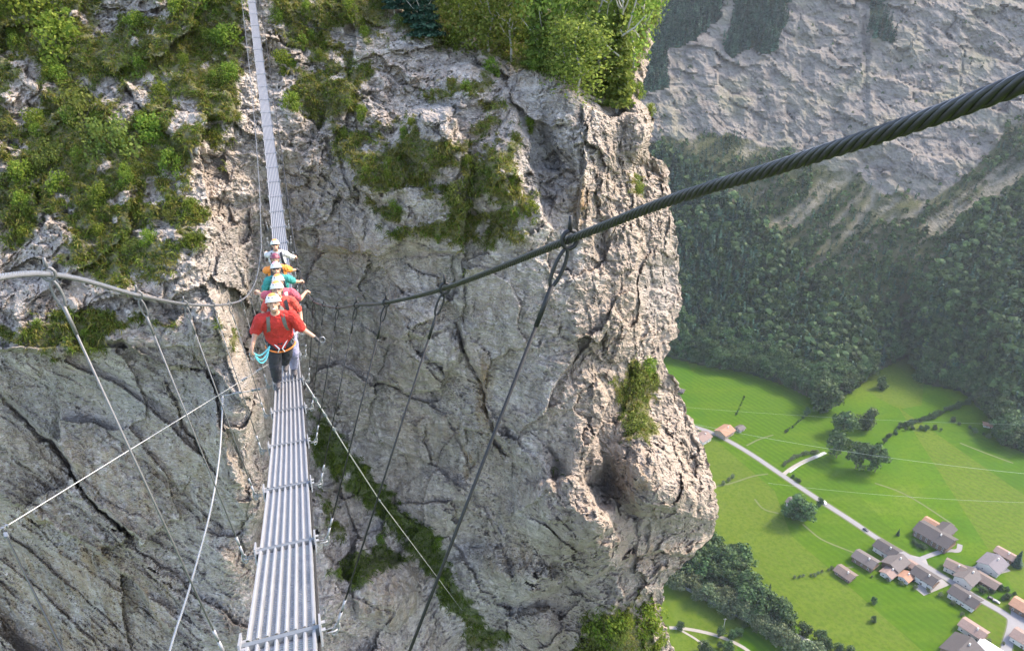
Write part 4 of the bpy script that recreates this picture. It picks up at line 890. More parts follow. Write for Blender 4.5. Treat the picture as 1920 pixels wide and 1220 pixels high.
# one deck panel: corrugated profile with slotted valleys (shared by all panels)
Lp = S0-.055; NV = 7; pitchx = (DW-.02)/NV
mb = MB(); y0, y1 = .012, Lp
def quadstrip(xa, za, xb, zb): mb.add([(xa, y0, za), (xb, y0, zb), (xb, y1, zb), (xa, y1, za)], [(0, 1, 2, 3)])
xs = -DW/2
quadstrip(xs, -.05, xs, .038); quadstrip(xs, .038, xs+.010, .038)
slots = MB()
for i in range(NV):
    xa = xs+.01+i*pitchx; r_ = pitchx
    quadstrip(xa, .038, xa+.16*r_, .034); quadstrip(xa+.16*r_, .034, xa+.27*r_, .004)          # ridge shoulder into the valley
    quadstrip(xa+.73*r_, .004, xa+.84*r_, .034); quadstrip(xa+.84*r_, .034, xa+r_, .038)
    ns = 54
    for j in range(ns):
        ya = y0+(y1-y0)*(j+.12)/ns; yb = y0+(y1-y0)*(j+.56)/ns
        slots.add([(xa+.26*r_, ya, .003), (xa+.74*r_, ya, .003), (xa+.74*r_, yb, .006), (xa+.26*r_, yb, .006)], [(0, 1, 2, 3)])
    # end lip of each valley
    for ye, de in ((y0, .04), (y1-.04, .04)):
        slots.add([(xa+.26*r_, ye, .0045), (xa+.74*r_, ye, .0045), (xa+.74*r_, ye+de, .0045), (xa+.26*r_, ye+de, .0045)], [(0, 1, 2, 3)])
quadstrip(-xs-.010, .038, -xs, .038); quadstrip(-xs, .038, -xs, -.05)
me_panel = mb.mesh('deck_panel', m_galv); me_slots = slots.mesh('slotted_tread', m_galv)
for i_, v_ in enumerate(slots.v):
    pass
slots2 = MB()
for i in range(NV):
    xa = xs+.01+i*pitchx; r_ = pitchx
    for j in range(27):
        ya = y0+(y1-y0)*(j+.06)/27; yb = y0+(y1-y0)*(j+.86)/27
        slots2.add([(xa+.26*r_, ya, .003), (xa+.74*r_, ya, .003), (xa+.74*r_, yb, .006), (xa+.26*r_, yb, .006)], [(0, 1, 2, 3)])
me_slots2 = slots2.mesh('slotted_tread', m_galv)
mb = MB(); mb.box((0, 0, .022), (DW+.05, .05, .05)); mb.box((0, -.028, -.02), (DW+.02, .006, .09)); me_beam = mb.mesh('cross_beam', m_beam)
mb = MB(); mb.box((0, 0, .0), (.012, .16, .14)); mb.tube([(-.01, -.05, .02), (.03, -.05, .02)], .012, 6); mb.tube([(-.01, .05, .02), (.03, .05, .02)], .012, 6); me_plate = mb.mesh('end_plate', m_galv)
hb_ = [(.02, .024, 0)]+[(.07+.024*math.sin(a), .024*math.cos(a), .0) for a in np.linspace(0, math.pi, 9)]+[(.02, -.024, 0)]
mb = MB(); mb.tube(hb_, .005, 6); me_ub = mb.mesh('shackle', m_galv, True)
RC = {0: (1.13, 2.23), 1: (1.0, 2.11), 2: (.9, 1.99), 3: (.8, 1.8), 4: (.69, 1.62), 5: (.59, 1.42), 6: (.52, 1.27), 7: (.48, 1.14), 8: (.45, 1.08), 9: (.43, 1.04), 10: (.42, 1.0)}
LC = {0: (-.62, 2.53), 1: (-.61, 2.39), 2: (-.58, 2.21), 3: (-.54, 2.02), 4: (-.52, 1.81), 5: (-.49, 1.59), 6: (-.47, 1.39), 7: (-.44, 1.24), 8: (-.42, 1.14), 9: (-.41, 1.06), 10: (-.40, 1.0)}
def cable_pt(i, side):
    k = i-K0; tk = TB[i]
    C = RC if side > 0 else LC
    if k in C: return Bw(tk, C[k][0], zdeck(tk)+C[k][1])
    if k > 10:                                                     # far half: the cables climb towards the far anchor
        u_ = (k-10)/20.0; return Bw(tk, side*(.41+.10*u_), zdeck(tk)+1.0+.35*u_*u_)
    return None
near_R = [Bw(-1.6, 1.0, .95), Bw(-.6, 1.12, .50), Bw(.0, 1.17, .235), Bw(.55, 1.20, -.075), Bw(.92, 1.21, -.25), Bw(1.33, 1.22, -.43), Bw(1.88, 1.22, -.70)]
near_L = [Bw(-1.6, -.75, .9), Bw(-.6, -.73, .42), Bw(.3, -.71, .02), Bw(1.2, -.68, -.36), Bw(2.2, -.65, -.76)]
mains = {}
m_rope_lit = flat('main_rope_lit', (.13, .135, .14), .45, .35, .2, 40)  # left main cable: its lit look is put into the base colour
m_hang_shade = flat('hanger_shaded', (.008, .008, .008), .6, .1, .2, 30)  # right hangers and clamps: shade is put into the colour
m_hang_lit = flat('hanger_lit', (.11, .11, .107), .5, .2, .15, 30)  # left hangers and clamps: lit copy, light put into the colour
def catmull(pts, n=8):
    out = []
    for i in range(len(pts)-1):
        p0, p1, p2, p3 = pts[max(i-1, 0)], pts[i], pts[i+1], pts[min(i+2, len(pts)-1)]
        for j in range(n):
            u_ = j/n; out.append(.5*((2*p1)+(p2-p0)*u_+(2*p0-5*p1+4*p2-p3)*u_*u_+(3*p1-p0-3*p2+p3)*u_**3))
    out.append(pts[-1]); return out
def rope(path, R, strands, lay, name, parent, n=7, lod=None, mat=None, **kw):  # strands twisted round the path
    mb = MB(); acc = [0]
    for a, b_ in zip(path[:-1], path[1:]): acc.append(acc[-1]+(b_-a).length)
    fr = []; ref = Vector((0, 0, 1))
    for i, p in enumerate(path):
        tn = (path[min(i+1, len(path)-1)]-path[max(i-1, 0)]).normalized(); a = tn.cross(ref).normalized(); fr.append((a, a.cross(tn).normalized()))
    for s_ in range(strands):
        pts = []
        for i, p in enumerate(path):
            w_ = 2*math.pi*(acc[i]/lay+s_/strands); a, c = fr[i]; pts.append(bl(p+(a*math.cos(w_)+c*math.sin(w_))*R*.64))
        mb.tube(pts, R*.40, n, False)
    mb.tube([bl(p) for p in path], R*.45, 5, False)
    return mb.build(name, mat or m_cable, parent, True, **kw)
def resample(path, step):
    acc = [0]
    for a, b_ in zip(path[:-1], path[1:]): acc.append(acc[-1]+(b_-a).length)
    A = np.array([list(p) for p in path]); s_ = np.arange(0, acc[-1], step); return [Vector(np.array([np.interp(x, acc, A[:, j]) for j in range(3)])) for x in s_]
for side, near, nm in ((1, near_R, 'R'), (-1, near_L, 'L')):
    pts = near+[cable_pt(i, side) for i in range(K0, len(TB)) if cable_pt(i, side)]
    path = catmull(pts, 8); mains[side] = path
    split = min(range(len(path)), key=lambda i: (path[i]-Vector((0, 0, 0))).length if False else abs(path[i].length-5.2)+(0 if path[i].y > 1 else 99))
    mc_ = m_cable if side > 0 else m_rope_lit  # same rope both sides: shaded colour on the right, lit colour on the left
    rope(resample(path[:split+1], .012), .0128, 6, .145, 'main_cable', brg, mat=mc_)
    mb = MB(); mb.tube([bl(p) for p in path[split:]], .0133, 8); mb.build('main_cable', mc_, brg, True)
# panels, beams, plates, hangers
def basis(t):                                                      # rotation of a deck element at t
    fw = (Bw(1, 0, slope(t))-Bw(0, 0, 0)).normalized(); rt = (Bw(0, 1, 0)-Bw(0, 0, 0)).normalized(); up = rt.cross(fw).normalized()
    return Matrix((rt, fw, up)).transposed()
mb = MB()
for i in range(1, len(TB)):
    M = basis(TB[i]).to_4x4()
    pB = bl(Bw(TB[i], 0, zdeck(TB[i])))
    bm_ = link('cross_beam', me_beam, brg); bm_.matrix_local = Matrix.Translation(pB) @ M
    for s_ in (-1, 1):
        pl = link('end_plate', me_plate, bm_); pl.location = (s_*(DW/2+.03), 0, .02)
        if i-K0 < 14:
            ub = link('shackle', me_ub, bm_); ub.location = (s_*(DW/2+.035), 0, .0); ub.rotation_euler = (0, 0, 0 if s_ > 0 else math.pi)
    if i < len(TB)-1:
        A_, B_ = Bw(TB[i], 0, zdeck(TB[i])), Bw(TB[i+1], 0, zdeck(TB[i+1])); tm = (TB[i]+TB[i+1])/2
        fw = (B_-A_).normalized(); rt = (Bw(0, 1, 0)-Bw(0, 0, 0)).normalized(); up = rt.cross(fw)
        Mp = Matrix.Translation(bl(A_)+fw*.03+up*.012*(1 if i % 2 else .6)) @ Matrix((rt, fw, up)).transposed().to_4x4()
        pn = link('deck_panel', me_panel, brg); pn.matrix_local = Mp; link('slotted_tread', me_slots if i-K0 < 1 else me_slots2, pn)
    for s_ in (-1, 1):
        k = i-K0
        top = cable_pt(i, s_)
        if top is None:
            if s_ > 0 and k == -1: top = near_R[-1]
            else: continue
        bot = Bw(TB[i], s_*(DW/2+.12), zdeck(TB[i])+.0)
        v = (bot-top); L = v.length; dn = v.normalized()
        mb = MB(); r_ = (.0065 if s_ > 0 else .0055) if k < 12 else .0045
        mb.tube([bl(top+dn*.18), bl(bot-dn*.10)], r_, 6); hg = mb.build('hanger', m_hang_shade if s_ > 0 else m_hang_lit, brg, True)
        # clamp on the main cable, thimble eye and turnbuckle
        mb = MB(); px_ = bl(top); ax = Vector((-math.sin(PSI), math.cos(PSI), 0))
        ring = [px_+Vector((0, 0, .03*math.cos(a)))+(Bw(0, 1, 0)-Bw(0, 0, 0))*.026*math.sin(a) for a in np.linspace(0, 2*math.pi, 11)[:-1]]
        mb.tube(ring, .007, 6, closed=True); mb.tube([px_+Vector((0, 0, .028)), px_+Vector((0, 0, .075))], [.008, .006], 6)
        eye = [bl(top+dn*.095)+dn*.065*math.cos(a)+(Bw(0, 1, 0)-Bw(0, 0, 0))*.017*math.sin(a) for a in np.linspace(0, 2*math.pi, 15)[:-1]]
        mb.tube(eye, .006, 6, closed=True)
        mb.tube([bl(top+dn*.155), bl(top+dn*.30)], .0085, 6)
        mb.build('cable_clamp', m_hang_shade if s_ > 0 else m_hang_lit, hg, True)
        if k < 14:
            mb = MB(); mb.tube([bl(bot-dn*.14), bl(bot-dn*.02)], .010, 6)
            eye = [bl(bot-dn*.0)+dn*.05*math.cos(a)+(Bw(0, 1, 0)-Bw(0, 0, 0))*.02*math.sin(a) for a in np.linspace(0, 2*math.pi, 11)[:-1]]
            mb.tube(eye, .0065, 6, closed=True)
            mb.tube([bl(bot-dn*.16), bl(bot-dn*.24)], .0095, 6)
            mb.build('turnbuckle', m_galv, hg, True)
# edge cables under the deck
for s_ in (-1, 1):
    pts = [bl(Bw(t_, s_*(DW/2+.012), zdeck(t_)-.03)) for t_ in np.linspace(TB[0], TB[-1], 90)]
    mb = MB(); mb.tube(pts, .009, 6); mb.build('edge_cable', m_cable, brg, True)
# anchor block where the bridge meets the far cliff
endp = Bw(TB[-1]+.4, 0, zdeck(TB[-1])+.1)
mb = MB(); mb.box(bl(endp)+Vector((0, .6, -.5)), (1.8, 1.6, 1.3)); mb.build('anchor_block', flat('concrete', (.32, .31, .29), .9), brg)
# stabilising guy ropes
m_guy, t, b, o = new_mat('guy_rope'); t.links.new(mixc(t, noise(t, coords(t), 30, 3), (.26, .26, .25), (.38, .38, .365)), b.inputs['Base Color']); b.inputs['Metallic'].default_value = .3; b.inputs['Roughness'].default_value = .5
def guy(pts, r, label, mat=m_guy, clamps=(), name='guy_cable'):
    pts = [Vector(p) for p in pts]; c = pts[0].copy(); mb = MB(); mb.tube([p-c for p in pts], r, 7)
    e = mb.build(name, mat, None, True, label=label, cat='cable', loc=c)
    for q in clamps:
        mb = MB(); i = max(0, min(len(pts)-2, int(q*(len(pts)-1)))); p = pts[i].lerp(pts[i+1], q*(len(pts)-1)-i)-c; d_ = (pts[i+1]-pts[i]).normalized()
        for w_ in (-.05, 0, .05): mb.box(p+d_*w_, (.04, .03, .03))
        mb.build('rope_clamp', m_beam, e)
    return e
def PV(x, y, d): return Vector(P(float(x), float(y), float(d)))
iA = K0+6
dA = Bw(TB[iA], -DW/2-.06, zdeck(TB[iA])-.02)
gl = PV(5, 990, 8.2)
guy([dA, dA.lerp(gl, .33), dA.lerp(gl, .66), gl, gl+(gl-dA)*.25], .0075, 'pale straight guy cable running from the bridge deck to the left edge', clamps=(.06, .12, .75))
gb = PV(125, 1235, 5.6); guy([gl, gl.lerp(gb, .5), gb, gb+(gb-gl)*.4], .010, 'grey tie cable hanging from the joint at the left edge', m_cable, (.05,))
gt0 = PV(418, 742, 11.2); pts = [gt0]
for (x, y, d_) in [(416, 790, 10.6), (412, 850, 9.9), (402, 920, 9.1), (388, 985, 8.4), (370, 1050, 7.7), (350, 1120, 7.0), (330, 1180, 6.5), (312, 1240, 6.1), (290, 1310, 5.7)]: pts.append(PV(x, y, d_))
guy(catmull(pts, 5), .011, 'slack curved guy cable sweeping down left of the deck', clamps=(.03, .06))
g5 = Bw(TB[K0+5], -DW/2-.1, zdeck(TB[K0+5])-.02); guy([g5, gt0], .007, 'short tie linking the curved cable to the deck beside the leader', clamps=(.3, .7))
g3 = Bw(TB[K0+5], DW/2+.06, zdeck(TB[K0+5])-.03)
rr, cc = cliff_at(866., 1143.); anch = Vector(Vg[int(rr), int(cc)])
j1 = PV(712, 938, 17.0)
pts = [g3, g3.lerp(j1, .5)-Vector((0, 0, .05)), j1, j1.lerp(anch, .35), j1.lerp(anch, .7), anch]
guy(pts, .011, 'long pale guy cable from the deck down to the cliff at lower right', clamps=(.04, .08, .12, .4, .98))
rr, cc = cliff_at(860., 85.); an2 = Vector(Vg[int(rr), int(cc)])+Vector((0, -.3, .1)); rr, cc = cliff_at(548., 42.); an1 = Vector(Vg[int(rr), int(cc)])+Vector((0, -.3, .1))
guy([an1, an1.lerp(an2, .5)+Vector((0, -.5, -.5)), an2], .018, 'thin safety wire across the upper cliff right of the bridge', m_cable, name='safety_wire')
# ------------------------------------------------------------------ hikers on the bridge
def cloth(name, col, rough=.85):
    m, t, b, o = new_mat(name); c0 = coords(t)
    f = noise(t, c0, 14, 5, .6, .6); t.links.new(mixc(t, f, tuple(c*.72 for c in col), tuple(min(1, c*1.18) for c in col)), b.inputs['Base Color'])
    b.inputs['Roughness'].default_value = rough; bump(t, b, noise(t, c0, 22, 4, .6, 1.2), .5, .02); return m
m_skin = flat('skin', (.38, .215, .14), .55, 0, .12, 20); m_shoe = flat('shoe_rubber', (.05, .045, .045), .7); m_hwhite = flat('helmet_white', (.55, .54, .50), .35, 0, .05)
m_horange = flat('helmet_orange', (.75, .25, .05), .4, 0, .08); m_black = flat('black_webbing', (.02, .02, .022), .7); m_hair = flat('hair', (.09, .055, .035), .7); m_beard = flat('beard', (.14, .085, .05), .85)
m_lens = flat('dark_lens', (.01, .01, .012), .12); m_orweb = flat('orange_webbing', (.72, .20, .04), .7); m_wweb = flat('white_webbing', (.7, .68, .66), .7); m_teal = flat('teal_rope', (.10, .48, .50), .7)
m_lips = flat('lips', (.42, .16, .13), .5); m_teeth = flat('teeth', (.75, .72, .66), .4); m_maroon = flat('helmet_maroon', (.16, .03, .05), .4); m_pinkh = flat('helmet_pink', (.70, .25, .30), .4)
BAX = Vector((-math.sin(PSI), math.cos(PSI), 0)); BRT = Vector((math.cos(PSI), math.sin(PSI), 0)); UP = Vector((0, 0, 1))
def ico(c, r, sub=2):
    import bmesh
    bm = bmesh.new(); bmesh.ops.create_icosphere(bm, subdivisions=sub, radius=1.0)
    v = [Vector(c)+Vector((p.co.x*r[0], p.co.y*r[1], p.co.z*r[2])) for p in bm.verts]; f = [tuple(q.index for q in p.verts) for p in bm.faces]; bm.free(); return v, f
def ellips(mb, c, ax, r, mi=0, sub=2):                             # ellipsoid with axes ax (3 vectors)
    v, f = ico((0, 0, 0), (1, 1, 1), sub); mb.add([Vector(c)+ax[0]*p.x*r[0]+ax[1]*p.y*r[1]+ax[2]*p.z*r[2] for p in v], f, mi)
def ik(A, B_, l1, l2, hint):
    v = B_-A; d = v.length
    if d > (l1+l2)*.995: B_ = A+v*((l1+l2)*.995/d); v = B_-A; d = v.length
    a = (l1*l1-l2*l2+d*d)/(2*d); hgt = math.sqrt(max(0, l1*l1-a*a)); u_ = v.normalized(); pr_ = (hint-u_*hint.dot(u_)); pr_.normalize()
    return A+u_*a+pr_*hgt, B_
def hand_prims(prims, wrist, target, cabledir, sgn, mat):
    """palm, four fingers and thumb; around a cable when cabledir is given, else relaxed"""
    fd = (target-wrist).normalized()
    ax = cabledir.normalized() if cabledir is not None else fd.cross(UP).normalized()
    ax = (ax-fd*ax.dot(fd)).normalized(); nn_ = fd.cross(ax).normalized()
    if nn_.z > 0: nn_ = -nn_                                       # palm looks down
    palm_c = target-nn_*.028 if cabledir is not None else target
    prims.append((wrist, .026, palm_c-fd*.015, .030, mat))
    for i in range(4):
        o_ = ax*((i-1.5)*.021); ln_ = (.95, 1.05, 1.0, .8)[i]
        k0 = palm_c+o_+fd*.012; prims.append((palm_c+o_*.7-fd*.05, .016, k0, .0135, mat))
        if cabledir is not None:
            k1 = target+o_+fd*.034-nn_*.008; k2 = target+o_+fd*.026+nn_*.026; k3 = target+o_-fd*.006+nn_*.034
        else:
            k1 = k0+(fd*.036+nn_*.012)*ln_; k2 = k1+(fd*.018+nn_*.022)*ln_; k3 = k2+(nn_*.02+fd*.002)*ln_
        prims += [(k0, .0125, k1, .0115, mat), (k1, .0115, k2, .0105, mat), (k2, .0105, k3, .0095, mat)]
    tb = palm_c-fd*.035+ax*(-.03*sgn); t1 = tb+ax*(-.022*sgn)+fd*.026+nn_*.012; t2 = t1+fd*.02+nn_*.022+ax*(.008*sgn)
    prims += [(tb, .015, t1, .0125, mat), (t1, .0125, t2, .0105, mat)]
def person(label, t0, headpx, thead, hands, mats, helm, height=None, feet=None, lean=.12, pack=None, strap=None, extras=None, beard=False, glasses=False, look=0.0, glove=(False, False), hip_o=None, bulk=1.0):
    """hands: per side (-1 left in the photo, +1 right): ('cable', px, py) or ('free', px, py, t). mats: shirt, trousers, sleeve-length"""
    shirt, trous, sleeve = mats
    ho, hz = hitB(headpx[0], headpx[1], thead)
    head = Bw(thead, ho, hz); zf = zdeck(t0)+.055; tot = hz-zf; sc = tot/1.62
    sl = Vector((0, 0, slope(t0)))
    # spine: feet at t0, head at thead
    pel_t = t0*.62+thead*.38; po = hip_o if hip_o is not None else ho*.6
    pelvis = Bw(pel_t, po, zf+.93*sc); neck = head+Vector((0, 0, -.165*sc))+BAX*.035; chest = pelvis.lerp(neck, .62)
    fw0 = (-BAX*math.cos(look)+BRT*math.sin(look)).normalized(); rt = BRT; TU = math.radians(24); fwd = fw0*math.cos(TU)+UP*math.sin(TU); HU = UP*math.cos(TU)-fw0*math.sin(TU)
    prims = []                                                     # (a, ra, b, rb, mat index): 0 skin, 1 shirt, 2 trousers, 3 shoes, 4 glove
    solids = MB()
    # torso as a loft of ellipses
    rings = [(pelvis-UP*.10*sc, .125, .10), (pelvis, .17, .125), (pelvis.lerp(neck, .22), .158, .115), (pelvis.lerp(neck, .45), .168, .122), (pelvis.lerp(neck, .68), .188, .128), (pelvis.lerp(neck, .86), .165, .10), (pelvis.lerp(neck, .97), .085, .07), (neck+UP*.02, .06, .06)]
    vs_ = []; n = 16
    for c, a, d in rings:
        for k in range(n):
            w_ = 2*math.pi*k/n; vs_.append(c+rt*(a*1.07*bulk*sc*math.cos(w_))+BAX*(d*1.07*bulk*sc*math.sin(w_)))
    fs = [(i*n+k, i*n+(k+1) % n, (i+1)*n+(k+1) % n, (i+1)*n+k) for i in range(len(rings)-1) for k in range(n)]+[tuple(range(n-1, -1, -1)), tuple((len(rings)-1)*n+k for k in range(n))]
    solids.add(vs_, fs)
    tors = [(rings[i][0], (rings[i][1]+rings[i][2])*.5*sc, rings[i+1][0], (rings[i+1][1]+rings[i+1][2])*.5*sc, 1 if i >= 1 else 2) for i in range(len(rings)-2)]
    # head
    ellips(solids, head+HU*.03*sc, (rt, fwd, HU), (.077*sc, .095*sc, .098*sc)); ellips(solids, head+fwd*.028*sc-HU*.055*sc, (rt, fwd, HU), (.058*sc, .062*sc, .062*sc))
    ellips(solids, head+fwd*.10*sc-HU*.015*sc, (rt, fwd, HU), (.015*sc, .022*sc, .026*sc), sub=1)
    for s_ in (-1, 1): ellips(solids, head+rt*s_*.08*sc-HU*.005, (rt, fwd, HU), (.012, .02, .032), sub=1)
    heads = [(head+HU*.06*sc, .09*sc, head-HU*.07*sc, .07*sc, 0)]
    prims.append((head-HU*.06*sc-fwd*.02, .053*sc, neck-UP*.02, .062*sc, 0))
    wrists = {}
    for s_ in (-1, 1):
        sh = neck+rt*s_*.185*sc*bulk-UP*.055*sc+BAX*.01; kind = hands[s_]
        cd = None
        if kind[0] == 'cable':
            best = min(mains[s_], key=lambda p: (lambda q: (q[0]-kind[1])**2+(q[1]-kind[2])**2)(proj(np.array(p)))); i = mains[s_].index(best)
            cd = mains[s_][min(i+1, len(mains[s_])-1)]-mains[s_][i-1]; tgt = best.copy()
        else:
            oo, zz = hitB(kind[1], kind[2], kind[3]); tgt = Bw(kind[3], oo, zz)
        dirn = (tgt-sh).normalized(); wr = tgt-dirn*.075*sc
        el, wr2 = ik(sh, wr, .285*sc, .255*sc, (-UP*.8+rt*s_*.35+BAX*.25)); 
        if (wr2-wr).length > .005: wr = wr2; tgt = wr+dirn*.075*sc; cd = cd if (wr2-wr).length < .02 else None
        prims.append((neck+rt*s_*.07*sc-UP*.03, .07*sc, sh, .068*sc, 1))
        up_m = 1
        if sleeve == 'short':
            mid = sh.lerp(el, .72 if bulk == 1 else .95); prims += [(sh, .073*sc*bulk, mid, .066*sc*bulk, 1), (mid, .044*sc, el, .042*sc, 0), (el, .042*sc, wr, .028*sc, 0)]
        else:
            prims += [(sh, .068*sc, el, .052*sc, 1), (el, .05*sc, wr.lerp(el, .12), .04*sc, 1), (wr.lerp(el, .15), .03*sc, wr, .027*sc, 0)]
        hand_prims(prims, wr, tgt, cd, s_, 4 if glove[(s_+1)//2] else 0); wrists[s_] = (wr, tgt)
    ft = feet or {-1: (-.09, t0+.28), 1: (.07, t0-.18)}
    for s_ in (-1, 1):
        hip = pelvis+rt*s_*.088*sc-UP*.05*sc; fo, ftt = ft[s_]; sole = Bw(ftt, fo, zdeck(ftt)+.052); ank = sole+UP*.09*sc+BAX*.04
        kn, ank = ik(hip, ank, .43*sc, .42*sc, -BAX+rt*s_*.15)
        prims += [(hip, .098*sc*bulk, kn, .07*sc*bulk, 2), (kn, .07*sc*bulk, ank+UP*.06, .058*sc*bulk, 2), (ank+UP*.08, .044*sc, ank-UP*.02, .042*sc, 3)]
        slp = Vector((0, 0, slope(ftt)))*-.16
        toe = ank-BAX*.16*sc-UP*.052*sc+slp; heel = ank+BAX*.05-UP*.045*sc
        prims += [(heel, .043*sc, ank-BAX*.06-UP*.035, .045*sc, 3), (ank-BAX*.06-UP*.035, .046*sc, toe, .034*sc, 3)]
    for a, ra, b_, rb, mi in prims:
        if (b_-a).length < 1e-4: continue
        solids.tube([a, b_], [ra, rb], 10); ellips(solids, a, (rt, BAX, UP), (ra,)*3, sub=2 if ra > .02 else 1); ellips(solids, b_, (rt, BAX, UP), (rb,)*3, sub=2 if rb > .02 else 1)
    root = Bw(t0, po, zdeck(t0)+.05)
    solids.v = [tuple(Vector(v)-root) for v in solids.v]
    me = solids.mesh('tmp', m_skin); ob = bpy.data.objects.new('tmp', me); COL.objects.link(ob)
    rm = ob.modifiers.new('r', 'REMESH'); rm.mode = 'VOXEL'; rm.voxel_size = .0085; sm = ob.modifiers.new('s', 'SMOOTH'); sm.factor = .5; sm.iterations = 2
    dg = bpy.context.evaluated_depsgraph_get(); body = bpy.data.meshes.new_from_object(ob.evaluated_get(dg)); bpy.data.objects.remove(ob); body.name = 'body'
    body.materials.clear()
    for m in (m_skin, shirt, trous, m_shoe, m_black): body.materials.append(m)
    nP = len(body.polygons); cen = np.zeros(nP*3); body.polygons.foreach_get('center', cen); cen = cen.reshape(-1, 3)+np.array(root)
    bd = np.full(nP, 9.0); bi = np.zeros(nP, int)
    for a, ra, b_, rb, mi in tors+heads+prims:
        A = np.array(a); dv = np.array(b_)-A; l2 = dv@dv+1e-9; tt = np.clip(((cen-A)@dv)/l2, 0, 1); d = np.linalg.norm(cen-A-tt[:, None]*dv, axis=1)-(ra+(rb-ra)*tt)
        d = np.abs(d)+(0.004 if mi == 0 else 0); m = d < bd; bd[m] = d[m]; bi[m] = mi
    clothp = (bi == 1) | (bi == 2); nV = len(body.vertices); co = np.zeros(nV*3); body.vertices.foreach_get('co', co); co = co.reshape(-1, 3); nn = np.zeros(nV*3); body.vertices.foreach_get('normal', nn); nn = nn.reshape(-1, 3)
    ls = np.zeros(nP, np.int32); body.polygons.foreach_get('loop_start', ls); lv = np.zeros(len(body.loops), np.int32); body.loops.foreach_get('vertex_index', lv); cv_ = np.zeros(nV); 
    tot_ = np.zeros(nP, np.int32); body.polygons.foreach_get('loop_total', tot_); np.maximum.at(cv_, lv, np.repeat(clothp, tot_).astype(float))
    fold = fbm(co*np.array([13, 13, 7.0])+3*fbm(co*6, 2, 3)[:, None], 3, 9, .55, True)*.015+.002; co = co+nn*(fold*cv_)[:, None]; body.vertices.foreach_set('co', co.astype(np.float32).ravel())
    body.polygons.foreach_set('material_index', bi.astype(np.int32)); body.polygons.foreach_set('use_smooth', np.ones(nP, bool)); body.update()
    e = empty('person', root, label, 'person', 'hikers crossing the bridge'); link('body', body, e)
    L_ = lambda p: Vector(p)-root
    # helmet: dome, brim, top panel, vents, chin strap
    hc = head+HU*.052*sc-fwd*.008; tilt = fwd*.02
    def dome(rx, ry, rz, z0, c, nm, mat, u0=0, u1=2*math.pi, v0=None, v1=math.pi/2, par=None):
        mb = MB(); nu, nv = 22, 8; v0 = v0 if v0 is not None else z0
        for j in range(nv+1):
            ph = v0+(v1-v0)*j/nv
            for i in range(nu+1):
                th_ = u0+(u1-u0)*i/nu; mb.v.append(tuple(L_(c+rt*rx*math.cos(ph)*math.cos(th_)+fwd*ry*math.cos(ph)*math.sin(th_)+HU*rz*math.sin(ph))))
        for j in range(nv):
            for i in range(nu):
                a = j*(nu+1)+i; mb.f.append((a, a+1, a+nu+2, a+nu+1)); mb.m.append(0)
        return mb.build(nm, mat, par or e, True)
    hm, pm_ = helm
    hb = dome(.105*sc, .128*sc, .115*sc, -.12, hc, 'helmet', hm)
    if pm_: dome(.107*sc, .130*sc, .118*sc, 0, hc, 'helmet_panel', pm_, math.radians(40), math.radians(140), .62, 1.45, hb)
    mb = MB(); rim = [L_(hc-HU*.012+rt*.109*sc*math.cos(a)+fwd*.134*sc*math.sin(a)) for a in np.linspace(0, 2*math.pi, 29)[:-1]]; mb.tube(rim, .007, 6, closed=True); mb.build('helmet_rim', hm, hb, True)
    for ang, ph in ((62, .42), (90, .38), (118, .42), (20, .5), (160, .5)):
        a = math.radians(ang); p = hc+rt*.106*sc*math.cos(ph)*math.cos(a)+fwd*.129*sc*math.cos(ph)*math.sin(a)+HU*.116*sc*math.sin(ph)
        mb = MB(); ellips(mb, L_(p), (rt, fwd, HU), (.014, .008, .008), sub=1); mb.build('helmet_vent', m_black, hb)
    for s_ in (-1, 1):
        mb = MB(); mb.tube([L_(hc+rt*s_*.098*sc), L_(head+rt*s_*.078*sc-HU*.05+fwd*.02), L_(head+fwd*.055*sc-HU*.125*sc)], .005, 5); mb.build('chin_strap', m_black, hb)
        if not glasses:
            mb = MB(); ellips(mb, L_(head+rt*s_*.032*sc+fwd*.088*sc+HU*.018*sc), (rt, fwd, HU), (.015, .009, .008), sub=1); mb.build('eye', m_black, e)
    if glasses:
        gl_ = MB()
        for s_ in (-1, 1): ellips(gl_, L_(head+rt*s_*.034*sc+fwd*.095*sc+HU*.018*sc), (rt, fwd, HU), (.031, .012, .02), sub=2)
        gl_.box(L_(head+fwd*.105*sc+HU*.022*sc), (.02, .012, .008))
        for s_ in (-1, 1): gl_.tube([L_(head+rt*s_*.06*sc+fwd*.085*sc+HU*.02*sc), L_(head+rt*s_*.084*sc+HU*.015)], .004, 5)
        gl_.build('sunglasses', m_lens, e, True)
    mb = MB(); ellips(mb, L_(head+fwd*.086*sc-HU*.062*sc), (rt, fwd, HU), (.024, .008, .008), sub=1); mb.build('mouth', m_teeth if label.startswith('leading') else m_lips, e, True)
    if beard:
        mb = MB(); ellips(mb, L_(head+fwd*.036*sc-HU*.078*sc), (rt, fwd, HU), (.062*sc, .062*sc, .05*sc)); mb.build('beard', m_beard, e, True)
    mb = MB(); ellips(mb, L_(head-fwd*.03*sc-HU*.01), (rt, fwd, HU), (.083*sc, .075*sc, .085*sc)); mb.build('hair', m_hair, e, True)
    if pack:
        mb = MB(); c = L_(pelvis.lerp(neck, .58)+BAX*.22)
        ellips(mb, c, (rt, BAX, UP), (.16, .11, .25), sub=3); bp = mb.build('backpack', pack, e, True)
